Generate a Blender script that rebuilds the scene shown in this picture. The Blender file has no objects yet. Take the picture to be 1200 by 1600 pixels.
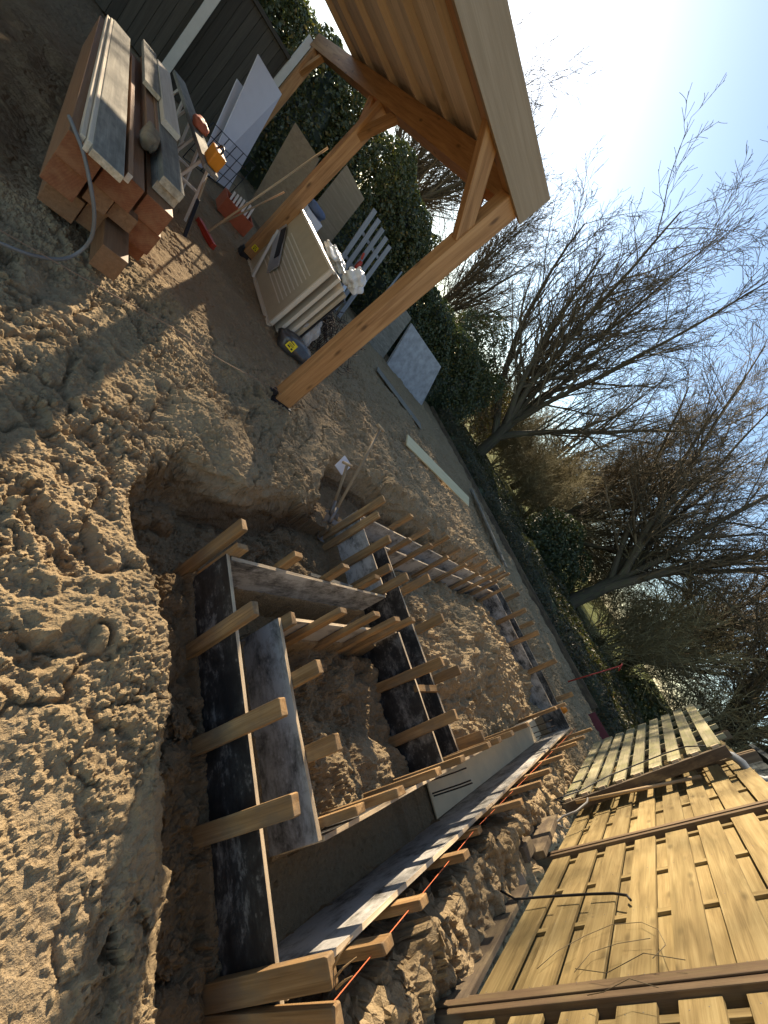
import bpy, math, random
import numpy as np
from mathutils import Vector, Matrix

random.seed(7); rng = np.random.default_rng(7)
sc = bpy.context.scene
C = sc.collection
R_ = math.radians

# ------------------------------------------------------------------ camera, sky, sun, exposure
cam_d = bpy.data.cameras.new("camera"); cam = bpy.data.objects.new("camera", cam_d); C.objects.link(cam)
cam_d.sensor_fit = 'VERTICAL'; cam_d.sensor_height = 36.0; cam_d.lens = 610.46/1600*36
cam_d.clip_start = 0.05; cam_d.clip_end = 600
right = Vector((0.53592, -0.29099, 0.79254)); down = Vector((0.32769, -0.79344, -0.51291)); fwd = Vector((0.77808, 0.53458, -0.32986))
M = Matrix.Identity(4)
for i in range(3):
    M[i][0] = right[i]; M[i][1] = -down[i]; M[i][2] = -fwd[i]
M.translation = Vector((0, 0, 1.55))
cam.matrix_world = M
sc.camera = cam

SUN_EL, SUN_AZ = R_(22.3), R_(69.6)
w = bpy.data.worlds.new("World"); sc.world = w; w.use_nodes = True
nt = w.node_tree; sky = nt.nodes.new('ShaderNodeTexSky'); sky.sky_type = 'NISHITA'; sky.sun_disc = False
sky.sun_elevation = SUN_EL; sky.sun_rotation = math.pi/2 - SUN_AZ
sky.altitude = 10; sky.air_density = 1.0; sky.dust_density = 0.22; sky.ozone_density = 3.0
nt.links.new(sky.outputs[0], nt.nodes['Background'].inputs[0]); nt.nodes['Background'].inputs[1].default_value = 0.105
sd = bpy.data.lights.new("sun", 'SUN'); sd.energy = 5.0; sd.angle = R_(0.53); sd.color = (1.0, 0.91, 0.78)
so = bpy.data.objects.new("sun", sd); C.objects.link(so)
sv = Vector((math.cos(SUN_AZ)*math.cos(SUN_EL), math.sin(SUN_AZ)*math.cos(SUN_EL), math.sin(SUN_EL)))
so.rotation_euler = sv.to_track_quat('Z', 'Y').to_euler(); so.location = (5, 10, 20)
vs = sc.view_settings; sc.display_settings.display_device = 'sRGB'
vs.view_transform = 'Standard'; vs.look = 'None'; vs.exposure = 1.42; vs.gamma = 1.0; vs.use_white_balance = True; vs.white_balance_temperature = 7600; vs.white_balance_tint = 10; vs.use_curve_mapping = False
sc.render.film_transparent = False

# ------------------------------------------------------------------ node helpers
def mat(name):
    m = bpy.data.materials.new(name); m.use_nodes = True
    t = m.node_tree; b = t.nodes['Principled BSDF']
    return m, t, b
def nd(t, typ, **kw):
    n = t.nodes.new(typ)
    for k, v in kw.items():
        if k.startswith('i_'):
            key = k[2:]; key = int(key) if key.isdigit() else key
            n.inputs[key].default_value = v
        else: setattr(n, k, v)
    return n
def lk(t, a, b): t.links.new(a, b)
def ramp(t, fac, stops):
    r = nd(t, 'ShaderNodeValToRGB'); e = r.color_ramp.elements
    while len(e) < len(stops): e.new(0.5)
    for el, (p, c) in zip(e, stops):
        el.position = p; el.color = (*c, 1) if len(c) == 3 else c
    lk(t, fac, r.inputs[0]); return r.outputs[0]
def attr(t, name):
    return nd(t, 'ShaderNodeAttribute', attribute_name=name)
def noise(t, vec, scale, detail=6, rough=.55, dist=0.0):
    n = nd(t, 'ShaderNodeTexNoise'); n.inputs['Scale'].default_value = scale; n.inputs['Detail'].default_value = detail
    n.inputs['Roughness'].default_value = rough; n.inputs['Distortion'].default_value = dist
    if vec is not None: lk(t, vec, n.inputs['Vector'])
    return n.outputs[0]
def vmap(t, vec, scale):
    m = nd(t, 'ShaderNodeMapping'); m.inputs['Scale'].default_value = scale; lk(t, vec, m.inputs['Vector']); return m.outputs[0]
def math_(t, op, a, b=None, clamp=False):
    m = nd(t, 'ShaderNodeMath', operation=op); m.use_clamp = clamp
    for i, v in enumerate((a, b)):
        if v is None: continue
        if isinstance(v, (int, float)): m.inputs[i].default_value = v
        else: lk(t, v, m.inputs[i])
    return m.outputs[0]
def mix(t, fac, a, b, mode='MIX'):
    m = nd(t, 'ShaderNodeMix', data_type='RGBA', blend_type=mode)
    for k, v in ((0, fac), (6, a), (7, b)):
        if isinstance(v, (int, float)): m.inputs[k].default_value = v
        elif isinstance(v, tuple): m.inputs[k].default_value = (*v, 1) if len(v) == 3 else v
        else: lk(t, v, m.inputs[k])
    return m.outputs[2]
def bump(t, b, h, strength, dist=.01):
    n = nd(t, 'ShaderNodeBump'); n.inputs['Strength'].default_value = strength; n.inputs['Distance'].default_value = dist
    lk(t, h, n.inputs['Height']); lk(t, n.outputs[0], b.inputs['Normal'])

def wood(name, c_dark, c_mid, c_light, rough=.65, grain=16, knots=.5, dirt=None, var=.35, bumpd=.002, sharp=.22):
    m, t, b = mat(name); lc = attr(t, 'lc').outputs['Vector']; rnd = attr(t, 'rnd').outputs['Fac']; grain *= 2.4
    n1 = noise(t, vmap(t, lc, (1.0, grain, grain)), 1.5, 8, .6, .7)
    n2 = noise(t, vmap(t, lc, (1.2, grain*5, grain*5)), 3.0, 3, .5)
    g = math_(t, 'ADD', math_(t, 'MULTIPLY', n1, .75), math_(t, 'MULTIPLY', n2, .25))
    col = ramp(t, g, [(.5-sharp, c_dark), (.5, c_mid), (.5+sharp, c_light)])
    if knots > 0:
        v = nd(t, 'ShaderNodeTexVoronoi', distance='EUCLIDEAN'); lk(t, vmap(t, lc, (3.2, 9, 9)), v.inputs['Vector']); v.inputs['Scale'].default_value = 1.0
        k = ramp(t, v.outputs['Distance'], [(.07, (1, 1, 1)), (.19, (0, 0, 0))])
        col = mix(t, math_(t, 'MULTIPLY', k, knots), col, tuple(x*.5 for x in c_dark))
    if 'end_grain' in name:
        wv = nd(t, 'ShaderNodeTexWave', wave_type='RINGS', rings_direction='X'); lk(t, lc, wv.inputs['Vector'])
        wv.inputs['Scale'].default_value = 24; wv.inputs['Distortion'].default_value = 2.5; wv.inputs['Detail'].default_value = 3
        col = mix(t, math_(t, 'MULTIPLY', wv.outputs['Fac'], .45), col, c_dark)
    br = math_(t, 'ADD', math_(t, 'MULTIPLY', rnd, var), 1-var/2)
    vm = nd(t, 'ShaderNodeCombineColor'); 
    for i in range(3): lk(t, br, vm.inputs[i])
    col = mix(t, 1.0, col, vm.outputs[0], 'MULTIPLY')
    if dirt:
        dn = noise(t, vmap(t, lc, (2.0, 5, 5)), 2.2, 8, .65)
        col = mix(t, math_(t, 'MULTIPLY', ramp(t, dn, [(.45, (0, 0, 0)), (.62, (1, 1, 1))]), dirt[1]), col, dirt[0])
    lk(t, col, b.inputs['Base Color']); b.inputs['Roughness'].default_value = rough
    b.inputs['Specular IOR Level'].default_value = .25
    bump(t, b, g, .6, bumpd)
    return m
def plain(name, col, rough=.6, metal=0, nscale=8, amt=.25, bumps=.15, spec=.3):
    m, t, b = mat(name); lc = attr(t, 'lc').outputs['Vector']
    n = noise(t, lc, nscale, 8, .6)
    c = ramp(t, n, [(.3, tuple(x*(1-amt) for x in col)), (.7, tuple(min(1, x*(1+amt)) for x in col))])
    lk(t, c, b.inputs['Base Color']); b.inputs['Roughness'].default_value = rough; b.inputs['Metallic'].default_value = metal
    b.inputs['Specular IOR Level'].default_value = spec
    if bumps: bump(t, b, noise(t, lc, nscale*6, 4), bumps, .003)
    return m

MAT = {}
MAT['pine'] = wood('planed_pine', (.22, .10, .036), (.35, .17, .066), (.45, .24, .10), .55, 6, .9, sharp=.16)
MAT['pale'] = wood('pale_pine_boards', (.46, .36, .255), (.60, .49, .36), (.70, .59, .45), .6, 14, .5)
MAT['fascia'] = wood('fascia_board', (.235, .165, .10), (.28, .20, .125), (.33, .24, .155), .6, 10, .2, var=.1)
MAT['stake'] = wood('rough_spruce', (.17, .092, .036), (.30, .175, .076), (.41, .26, .125), .75, 7, .7, dirt=((.17, .125, .08), .65), var=.5, sharp=.15)
MAT['beamred'] = wood('reddish_timber', (.19, .085, .038), (.28, .135, .062), (.36, .19, .095), .65, 14, .5, dirt=((.22, .14, .08), .3), var=.4)
MAT['endred'] = wood('red_sealed_end_grain', (.20, .065, .028), (.27, .095, .040), (.33, .135, .06), .7, 8, 0, dirt=((.33, .17, .08), .4), var=.3)
MAT['fence'] = wood('impregnated_pine', (.125, .085, .034), (.225, .160, .070), (.305, .232, .112), .6, 6.0, .6, dirt=((.20, .155, .065), .22), var=.4, sharp=.16)
MAT['fencepost'] = wood('dark_hardwood', (.065, .040, .023), (.105, .068, .040), (.16, .11, .066), .6, 12, .1, dirt=((.17, .13, .06), .3))
MAT['mossy'] = wood('weathered_mossy_slats', (.17, .145, .09), (.27, .235, .145), (.36, .32, .21), .85, 16, .3, dirt=((.19, .19, .07), .5), var=.3, bumpd=.004)
MAT['greywood'] = wood('silvered_wood', (.17, .175, .18), (.24, .245, .25), (.30, .305, .31), .8, 16, .3, var=.2)
MAT['shedwood'] = wood('dark_cladding', (.035, .030, .022), (.06, .05, .037), (.085, .075, .055), .75, 10, .2, var=.5)
MAT['blackwood'] = wood('black_stained_boards', (.02, .026, .027), (.035, .043, .045), (.055, .063, .066), .55, 10, 0, var=.4)
MAT['edgeply'] = wood('cut_plywood_edge', (.36, .25, .14), (.55, .42, .27), (.68, .56, .40), .8, 10, 0, dirt=((.16, .13, .10), .5))
MAT['greyboard'] = wood('dusty_scaffold_board', (.16, .14, .105), (.25, .22, .17), (.38, .34, .26), .85, 8, .3, dirt=((.11, .10, .08), .5), var=.3)
MAT['dirtyboard'] = wood('mud_caked_plank', (.16, .11, .07), (.22, .16, .10), (.28, .21, .14), .9, 8, .1, dirt=((.24, .18, .11), .8))
MAT['darkplank'] = wood('wet_dark_plank', (.055, .040, .027), (.09, .066, .045), (.14, .105, .07), .85, 6, .2, dirt=((.22, .165, .095), .6))
MAT['freshply'] = wood('fresh_plywood', (.60, .50, .28), (.68, .58, .34), (.74, .64, .40), .6, 5, .1, var=.05)
MAT['handle'] = wood('ash_handle', (.25, .16, .08), (.36, .25, .14), (.44, .32, .2), .6, 30, 0)
MAT['bark'] = wood('tree_bark', (.035, .028, .020), (.075, .060, .042), (.125, .105, .075), .9, 8, 0, dirt=((.07, .075, .03), .5), var=.4, bumpd=.02)
MAT['shrubtwig'] = wood('olive_twigs', (.13, .105, .05), (.20, .165, .085), (.28, .24, .13), .85, 8, 0, var=.7, bumpd=.001)
MAT['twig'] = wood('brown_twigs', (.07, .054, .033), (.12, .094, .058), (.175, .14, .09), .85, 8, 0, var=.7, bumpd=.001)
MAT['white'] = plain('white_sheet', (.62, .60, .62), .45, amt=.03, bumps=0)
MAT['beige'] = plain('beige_lacquer', (.40, .31, .20), .4, amt=.06, bumps=.03)
MAT['cream'] = plain('cream_frame', (.60, .50, .37), .4, amt=.05, bumps=.03)
MAT['concrete'] = plain('grey_concrete', (.34, .33, .32), .85, nscale=5, amt=.28)
MAT['blinding'] = plain('cream_blinding_concrete', (.80, .63, .39), .8, nscale=4, amt=.10, bumps=.1)
MAT['black'] = plain('black_metal', (.025, .025, .027), .5, .3, amt=.2)
MAT['darkfoil'] = plain('dark_plastic_wrap', (.05, .047, .045), .3, amt=.5, bumps=.4, spec=.6)
MAT['rust'] = plain('rusty_rebar', (.055, .035, .025), .7, .4, amt=.5)
MAT['steel'] = plain('worn_spade_steel', (.20, .18, .16), .5, .6, amt=.3)
MAT['orange'] = plain('orange_plastic', (.62, .20, .015), .4, amt=.08)
MAT['red'] = plain('red_plastic', (.42, .045, .025), .45, amt=.12)
MAT['brick'] = plain('red_crate', (.40, .10, .045), .6, amt=.15)
MAT['string'] = plain('faded_line', (.30, .18, .11), .8, bumps=0)
MAT['rope'] = plain('orange_line', (.70, .17, .07), .7, amt=.1, bumps=0)
MAT['yellow'] = plain('yellow_label', (.80, .60, .02), .5, amt=.03, bumps=0)
MAT['ink'] = plain('black_print', (.02, .02, .02), .6, bumps=0)
MAT['pvc'] = plain('grey_pvc', (.20, .205, .20), .45, amt=.12, bumps=.02)
MAT['hose'] = plain('grey_hose', (.17, .16, .145), .5, amt=.1, bumps=0)
MAT['maroon'] = plain('maroon_sheet', (.16, .035, .04), .6, amt=.15)
MAT['blue'] = plain('slate_blue_cloth', (.10, .12, .17), .8, amt=.2)
MAT['alu'] = plain('aluminium', (.55, .56, .58), .35, .8, amt=.08, bumps=0)
MAT['postwhite'] = plain('white_painted_post', (.58, .53, .45), .5, amt=.05, bumps=0)
MAT['stone'] = plain('brown_stone', (.25, .18, .12), .8, amt=.3)

def plastic_bag(name, col, trans):
    m, t, b = mat(name); lc = attr(t, 'lc').outputs['Vector']
    b.inputs['Base Color'].default_value = (*col, 1); b.inputs['Roughness'].default_value = .25
    b.inputs['Alpha'].default_value = 1-trans; b.inputs['Subsurface Weight'].default_value = 0
    bump(t, b, noise(t, lc, 25, 3), .5, .01); return m
MAT['bagwhite'] = plastic_bag('white_plastic_bag', (.75, .72, .66), .05)
MAT['clearfoil'] = plastic_bag('clear_foil', (.55, .53, .50), .45)

# plywood shuttering: black film with grey cement film
def shutter(name, lo, hi):
    m, t, b = mat(name); lc = attr(t, 'lc').outputs['Vector']; rnd = attr(t, 'rnd').outputs['Fac']
    n = noise(t, vmap(t, lc, (3.0, 4.2, 4.2)), 1.7, 14, .74, .25)
    n = math_(t, 'ADD', n, math_(t, 'MULTIPLY', math_(t, 'SUBTRACT', rnd, .5), .25))
    streak = noise(t, vmap(t, lc, (3, 60, 60)), 1.2, 6, .7)
    vor = nd(t, 'ShaderNodeTexVoronoi'); vor.inputs['Scale'].default_value = 26; lk(t, lc, vor.inputs['Vector'])
    spl = ramp(t, vor.outputs['Distance'], [(.10, (1, 1, 1)), (.24, (0, 0, 0))])
    n = math_(t, 'ADD', n, math_(t, 'MULTIPLY', math_(t, 'SUBTRACT', streak, .5), .16))
    n = math_(t, 'ADD', n, math_(t, 'MULTIPLY', spl, .07))
    col = ramp(t, n, [(lo-.1, (.010, .009, .009)), (lo, (.030, .028, .026)), (hi, (.25, .235, .21)), (hi+.10, (.42, .40, .37))])
    lk(t, col, b.inputs['Base Color']); b.inputs['Roughness'].default_value = .55
    bump(t, b, n, .4, .003); return m
MAT['shut_dark'] = shutter('black_film_plywood', .50, .66)
MAT['shut_grey'] = shutter('cement_smeared_plywood', .41, .52)

def leafmat(name, c1, c2, rough=.35, tr=.35):
    m, t, b = mat(name); rnd = attr(t, 'rnd').outputs['Fac']
    col = ramp(t, rnd, [(0, c1), (.85, c2), (1, (c2[0]*2.2, c2[1]*1.3, c2[2]*.8))])
    lk(t, col, b.inputs['Base Color']); b.inputs['Roughness'].default_value = rough
    tl = nd(t, 'ShaderNodeBsdfTranslucent'); lk(t, mix(t, .5, col, (.10, .14, .01)), tl.inputs[0])
    ms = nd(t, 'ShaderNodeMixShader'); ms.inputs[0].default_value = tr
    lk(t, b.outputs[0], ms.inputs[1]); lk(t, tl.outputs[0], ms.inputs[2])
    lk(t, ms.outputs[0], t.nodes['Material Output'].inputs[0]); return m
MAT['laurel'] = leafmat('glossy_hedge_leaves', (.055, .064, .026), (.13, .13, .05), .24, .42)
MAT['ivy'] = leafmat('ivy_leaves', (.034, .046, .018), (.085, .095, .036), .35, .32)
MAT['ivydark'] = leafmat('dusty_ivy_and_litter', (.045, .036, .020), (.085, .080, .036), .5, .25)
MAT['brownleaf'] = leafmat('dry_brown_leaves', (.075, .048, .022), (.15, .10, .045), .6, .3)
MAT['conifer'] = leafmat('evergreen_leaves', (.024, .034, .014), (.06, .075, .028), .5, .2)

def soilmat():
    m, t, b = mat('sandy_soil'); geo = nd(t, 'ShaderNodeNewGeometry').outputs['Position']
    wet = attr(t, 'wet').outputs['Fac']; green = attr(t, 'green').outputs['Fac']
    n1 = noise(t, geo, 2.2, 10, .62); n2 = noise(t, geo, 38, 6, .7); n3 = noise(t, geo, 220, 3, .6)
    f = math_(t, 'ADD', math_(t, 'MULTIPLY', n1, .5), math_(t, 'ADD', math_(t, 'MULTIPLY', n2, .33), math_(t, 'MULTIPLY', n3, .17)))
    dry = ramp(t, f, [(.30, (.20, .138, .076)), (.5, (.35, .256, .148)), (.70, (.495, .375, .235))])
    damp = ramp(t, f, [(.32, (.052, .032, .018)), (.5, (.12, .077, .044)), (.70, (.215, .145, .086))])
    wf = math_(t, 'ADD', wet, math_(t, 'MULTIPLY', math_(t, 'SUBTRACT', n1, .5), 1.1), True)
    col = mix(t, wf, dry, damp)
    g = ramp(t, f, [(.3, (.05, .06, .015)), (.7, (.16, .17, .04))])
    col = mix(t, green, col, g)
    lk(t, col, b.inputs['Base Color']); b.inputs['Roughness'].default_value = .95; b.inputs['Specular IOR Level'].default_value = .08
    h = math_(t, 'ADD', math_(t, 'MULTIPLY', n2, 1.0), math_(t, 'MULTIPLY', n3, .35))
    bump(t, b, h, 1.0, .016); return m
MAT['soil'] = soilmat()

# ------------------------------------------------------------------ mesh builder
def ax3(d, up=(0, 0, 1)):
    x = Vector(d).normalized(); u = Vector(up)
    if abs(x.dot(u)) > .98: u = Vector((1, 0, 0)) if abs(x.x) < .9 else Vector((0, 1, 0))
    y = u.cross(x).normalized(); z = x.cross(y)
    return x, y, z
class MB:
    def __init__(s): s.v = []; s.f = []; s.m = []; s.lc = []; s.r = []; s.sm = []
    def add(s, vs, fs, lcs, rnd=None, mi=0, smooth=False):
        o = len(s.v); rnd = random.random() if rnd is None else rnd
        s.v += [tuple(v) for v in vs]; s.lc += [tuple(l) for l in lcs]; s.r += [rnd]*len(vs)
        for i, f in enumerate(fs):
            s.f.append([o+k for k in f]); s.m.append(mi[i] if isinstance(mi, (list, tuple)) else mi); s.sm.append(smooth)
    def box(s, c, size, axes=None, mi=0, rnd=None, warp=None):
        x, y, z = axes or (Vector((1, 0, 0)), Vector((0, 1, 0)), Vector((0, 0, 1)))
        c = Vector(c); off = Vector((random.uniform(0, 50), random.uniform(0, 50), random.uniform(0, 50)))
        vs = []; lc = []
        for k in range(8):
            a = [(size[i]/2)*(1 if (k >> i) & 1 else -1) for i in range(3)]
            vs.append(c+x*a[0]+y*a[1]+z*a[2]); lc.append(off+Vector(a))
        # faces: -x,+x,-y,+y,-z,+z
        fs = [(0, 4, 6, 2), (1, 3, 7, 5), (0, 1, 5, 4), (2, 6, 7, 3), (0, 2, 3, 1), (4, 5, 7, 6)]
        s.add(vs, fs, lc, rnd, mi)
    def bar(s, p0, p1, wd, th, up=(0, 0, 1), mi=0, rnd=None):   # wd across, th along 'up'
        p0 = Vector(p0); p1 = Vector(p1); a = ax3(p1-p0, up)
        s.box((p0+p1)/2, ((p1-p0).length, wd, th), a, mi, rnd)
    def span(s, x0, x1, y0, y1, z0, z1, grain=0, mi=0, rnd=None):
        X, Y, Z = Vector((1, 0, 0)), Vector((0, 1, 0)), Vector((0, 0, 1))
        c = ((x0+x1)/2, (y0+y1)/2, (z0+z1)/2); d = (abs(x1-x0), abs(y1-y0), abs(z1-z0))
        a = [(X, Y, Z), (Y, Z, X), (Z, X, Y)][grain]
        sz = [d, (d[1], d[2], d[0]), (d[2], d[0], d[1])][grain]
        s.box(c, sz, a, mi, rnd)
    def tube(s, pts, r, n=8, mi=0, caps=True, rnd=None):
        pts = [Vector(p) for p in pts]; rs = r if isinstance(r, (list, tuple)) else [r]*len(pts)
        d0 = (pts[1]-pts[0]).normalized(); u = d0.orthogonal().normalized()
        vs = []; lc = []; L = random.uniform(0, 40)
        for i, p in enumerate(pts):
            d = (pts[min(i+1, len(pts)-1)]-pts[max(i-1, 0)]).normalized()
            u = (u-d*u.dot(d)).normalized(); w_ = d.cross(u)
            if i: L += (p-pts[i-1]).length
            for k in range(n):
                a = 2*math.pi*k/n; q = u*math.cos(a)+w_*math.sin(a)
                vs.append(p+q*rs[i]); lc.append((L, math.cos(a)*rs[i], math.sin(a)*rs[i]))
        fs = []
        for i in range(len(pts)-1):
            for k in range(n):
                fs.append((i*n+k, i*n+(k+1) % n, (i+1)*n+(k+1) % n, (i+1)*n+k))
        s.add(vs, fs, lc, rnd, mi, True)
        if caps:
            o = len(s.v)-len(vs)
            s.f.append([o+k for k in range(n)][::-1]); s.m.append(mi); s.sm.append(False)
            s.f.append([o+(len(pts)-1)*n+k for k in range(n)]); s.m.append(mi); s.sm.append(False)
    def grid(s, fn, nu, nv, mi=0, smooth=True):
        vs = []; lc = []
        for i in range(nu+1):
            for j in range(nv+1):
                p = fn(i/nu, j/nv); vs.append(p); lc.append(p)
        fs = [(i*(nv+1)+j, (i+1)*(nv+1)+j, (i+1)*(nv+1)+j+1, i*(nv+1)+j+1) for i in range(nu) for j in range(nv)]
        s.add(vs, fs, lc, None, mi, smooth)
    def prism(s, poly, vec, mi=0):      # closed outline extruded along vec
        n = len(poly); vec = Vector(vec); a = [Vector(p) for p in poly]; b = [p+vec for p in a]
        fs = [tuple(range(n))[::-1], tuple(range(n, 2*n))]+[(i, (i+1) % n, n+(i+1) % n, n+i) for i in range(n)]
        s.add(a+b, fs, a+b, None, mi)
    def build(s, name, mats, parent=None, bev=0, origin=None):
        if not isinstance(mats, (list, tuple)): mats = [mats]
        V = np.array(s.v, dtype=np.float64)
        if parent is not None: loc = WORLD[parent.name]
        else:
            loc = np.array(origin) if origin is not None else np.array([V[:, 0].mean(), V[:, 1].mean(), V[:, 2].min()])
        me = bpy.data.meshes.new(name); me.from_pydata((V-loc).tolist(), [], s.f)
        for m in mats: me.materials.append(MAT[m] if isinstance(m, str) else m)
        me.polygons.foreach_set('material_index', s.m); me.polygons.foreach_set('use_smooth', s.sm)
        a = me.attributes.new('lc', 'FLOAT_VECTOR', 'POINT'); a.data.foreach_set('vector', np.array(s.lc, dtype=np.float32).ravel())
        a = me.attributes.new('rnd', 'FLOAT', 'POINT'); a.data.foreach_set('value', np.array(s.r, dtype=np.float32))
        me.update()
        o = bpy.data.objects.new(name, me); C.objects.link(o)
        if parent is not None: o.parent = parent; WORLD[o.name] = loc
        else: o.location = loc; WORLD[o.name] = loc
        if bev:
            b = o.modifiers.new('bevel', 'BEVEL'); b.width = bev; b.segments = 2; b.limit_method = 'ANGLE'
        return o
WORLD = {}
def tag(o, label, cat, group=None, kind=None):
    if label: o['label'] = label
    if cat: o['category'] = cat
    if group: o['group'] = group
    if kind: o['kind'] = kind
    return o
def thing(name, label, cat, loc, group=None):
    o = bpy.data.objects.new(name, None); C.objects.link(o); o.location = loc; o.empty_display_size = .1
    WORLD[o.name] = np.array(loc, dtype=np.float64); return tag(o, label, cat, group)
def nmesh(name, V, F, lc=None, rnd=None, mats=(), smooth=False, extra=None, loc=(0, 0, 0)):
    me = bpy.data.meshes.new(name); n = len(V); k = F.shape[1]
    me.vertices.add(n); me.vertices.foreach_set('co', (V-np.array(loc)).astype(np.float32).ravel())
    me.loops.add(F.size); me.loops.foreach_set('vertex_index', F.astype(np.int32).ravel())
    me.polygons.add(len(F)); me.polygons.foreach_set('loop_start', np.arange(0, F.size, k, dtype=np.int32))
    me.polygons.foreach_set('use_smooth', np.full(len(F), smooth))
    for m in mats: me.materials.append(MAT[m])
    if lc is not None: me.attributes.new('lc', 'FLOAT_VECTOR', 'POINT').data.foreach_set('vector', lc.astype(np.float32).ravel())
    for nm, a in {**({'rnd': rnd} if rnd is not None else {}), **(extra or {})}.items():
        me.attributes.new(nm, 'FLOAT', 'POINT').data.foreach_set('value', a.astype(np.float32))
    me.update(calc_edges=True); return me
def link(name, me, loc=(0, 0, 0), parent=None):
    o = bpy.data.objects.new(name, me); C.objects.link(o)
    if parent is None: o.location = loc
    else: o.parent = parent
    WORLD[o.name] = np.array(loc); return o

# ------------------------------------------------------------------ foundation frame (rotated 1.8 degrees)
h = 1.45; AL = R_(1.8); ca, sa = math.cos(AL), math.sin(AL)
ZT = .10                                          # top edge of the shuttering
def U(u, v, z): return Vector((u*ca-v*sa, u*sa+v*ca, z))
uF0, uF1, uA, uB, uFI, uFO = [a*h for a in (.88, 1.08, 1.985, 2.195, 4.81, 5.145)]
vRO, vRI, vIL, vLO, vLI, vLL = [a*h for a in (-.355, -.13, .55, .765, 1.17, 1.37)]

# ------------------------------------------------------------------ ground
def axis(segs):
    out = [segs[0][0]]
    for a, b, d0, d1 in segs:
        L = b-a; n = max(1, int(round(L/((d0+d1)/2)))); q = np.linspace(0, 1, n+1)[1:]
        out += list(a+L*(q*d0+q*q*(d1-d0)/2)/((d0+d1)/2))
    return np.array(out)
gx = axis([(-90, -8, 12, 1.2), (-8, -.5, 1.0, .02), (-.5, .0, .012, .007), (0, 1.35, .0055, .0055), (1.35, 3.3, .0085, .009), (3.3, 8, .010, .02), (8, 12.2, .02, .03), (12.2, 24, .1, .8), (24, 260, 1.5, 30)])
gy = axis([(-160, -14, 30, 1.5), (-14, -1.3, 1.2, .02), (-1.3, -.5, .009, .009), (-.5, 2.6, .0055, .0055), (2.6, 4.2, .009, .011), (4.2, 8, .012, .025), (8, 14, .04, .15), (14, 30, .3, 1.5), (30, 260, 3, 30)])
X, Y = np.meshgrid(gx, gy, indexing='ij')
def hashn(i, j, s):
    n = (i*374761393+j*668265263+s*974711) & 0x7fffffff
    n = ((n ^ (n >> 13))*1274126177) & 0x7fffffff
    return ((n ^ (n >> 16)) & 0xffff)/65535.0
def vnoise(x, y, s):
    i = np.floor(x).astype(np.int64); j = np.floor(y).astype(np.int64); fx = x-i; fy = y-j
    fx = fx*fx*fx*(fx*(fx*6-15)+10); fy = fy*fy*fy*(fy*(fy*6-15)+10)
    return (hashn(i, j, s)*(1-fx)+hashn(i+1, j, s)*fx)*(1-fy)+(hashn(i, j+1, s)*(1-fx)+hashn(i+1, j+1, s)*fx)*fy
def fbm(x, y, f, o, s, g=.5):
    a = 1; t = 0; tot = 0
    for k in range(o):
        t = t+a*vnoise(x*f+k*7.3, y*f-k*3.1, s+k); tot += a; a *= g; f *= 2.03
    return t/tot-.5
def sstep(a, b, x):
    q = np.clip((x-a)/(b-a), 0, 1); return q*q*(3-2*q)
def sdist(px, py, poly):       # >0 inside
    d = np.full(px.shape, 1e9); ins = np.zeros(px.shape, bool); n = len(poly)
    for k in range(n):
        ax_, ay = poly[k]; bx, by = poly[(k+1) % n]; ex, ey = bx-ax_, by-ay
        t = np.clip(((px-ax_)*ex+(py-ay)*ey)/(ex*ex+ey*ey), 0, 1)
        d = np.minimum(d, np.hypot(px-ax_-t*ex, py-ay-t*ey))
        if by != ay: ins ^= ((ay > py) != (by > py)) & (px < (bx-ax_)*(py-ay)/(by-ay)+ax_)
    return np.where(ins, d, -d)
PIT = [(.99, -.41), (.95, -.13), (.88, .25), (.97, .46), (.92, .63), (.87, .93), (.79, 1.25), (.77, 1.5), (.85, 1.72), (1.05, 1.85),
       (1.37, 1.87), (1.52, 1.88), (1.83, 1.96), (2.38, 2.18), (2.5, 2.45), (2.92, 3.0), (3.35, 3.0), (3.9, 2.85), (4.6, 2.72), (5.4, 2.62), (6.5, 2.62), (7.4, 2.6),
       (7.95, 2.2), (8.1, 1.2), (8.05, .3), (7.9, -.28), (6.6, -.45), (5.2, -.55), (4.0, -.60), (3.1, -.62), (2.5, -.66), (1.95, -.70), (1.6, -.75), (1.05, -.75)]
core = (X > -1.5) & (X < 9.5) & (Y > -1.6) & (Y < 4.5)
wx = X+.10*fbm(X, Y, 2.2, 3, 11)+.085*fbm(X, Y, 5, 5, 15, .6); wy = Y+.10*fbm(X, Y, 2.2, 3, 31)+.085*fbm(X, Y, 5, 5, 35, .6)
D = np.full(X.shape, -5.0); D[core] = sdist(wx[core], wy[core], PIT)
fu = X*ca+Y*sa; fv = -X*sa+Y*ca
def inbox(u0, u1, v0, v1, s=.015): return sstep(u0-s, u0+s, fu)*(1-sstep(u1-s, u1+s, fu))*sstep(v0-s, v0+s, fv)*(1-sstep(v1-s, v1+s, fv))
garden = (1-sstep(11.4, 11.9, X))*(1-sstep(12.0, 13, Y))
WX = X+.12*fbm(X, Y, 2.5, 3, 201); WY = Y+.12*fbm(X, Y, 2.5, 3, 205)
Z = .11*fbm(X, Y, .9, 3, 3)*garden+.06*fbm(X, Y, 2.6, 4, 5)*garden
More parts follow.
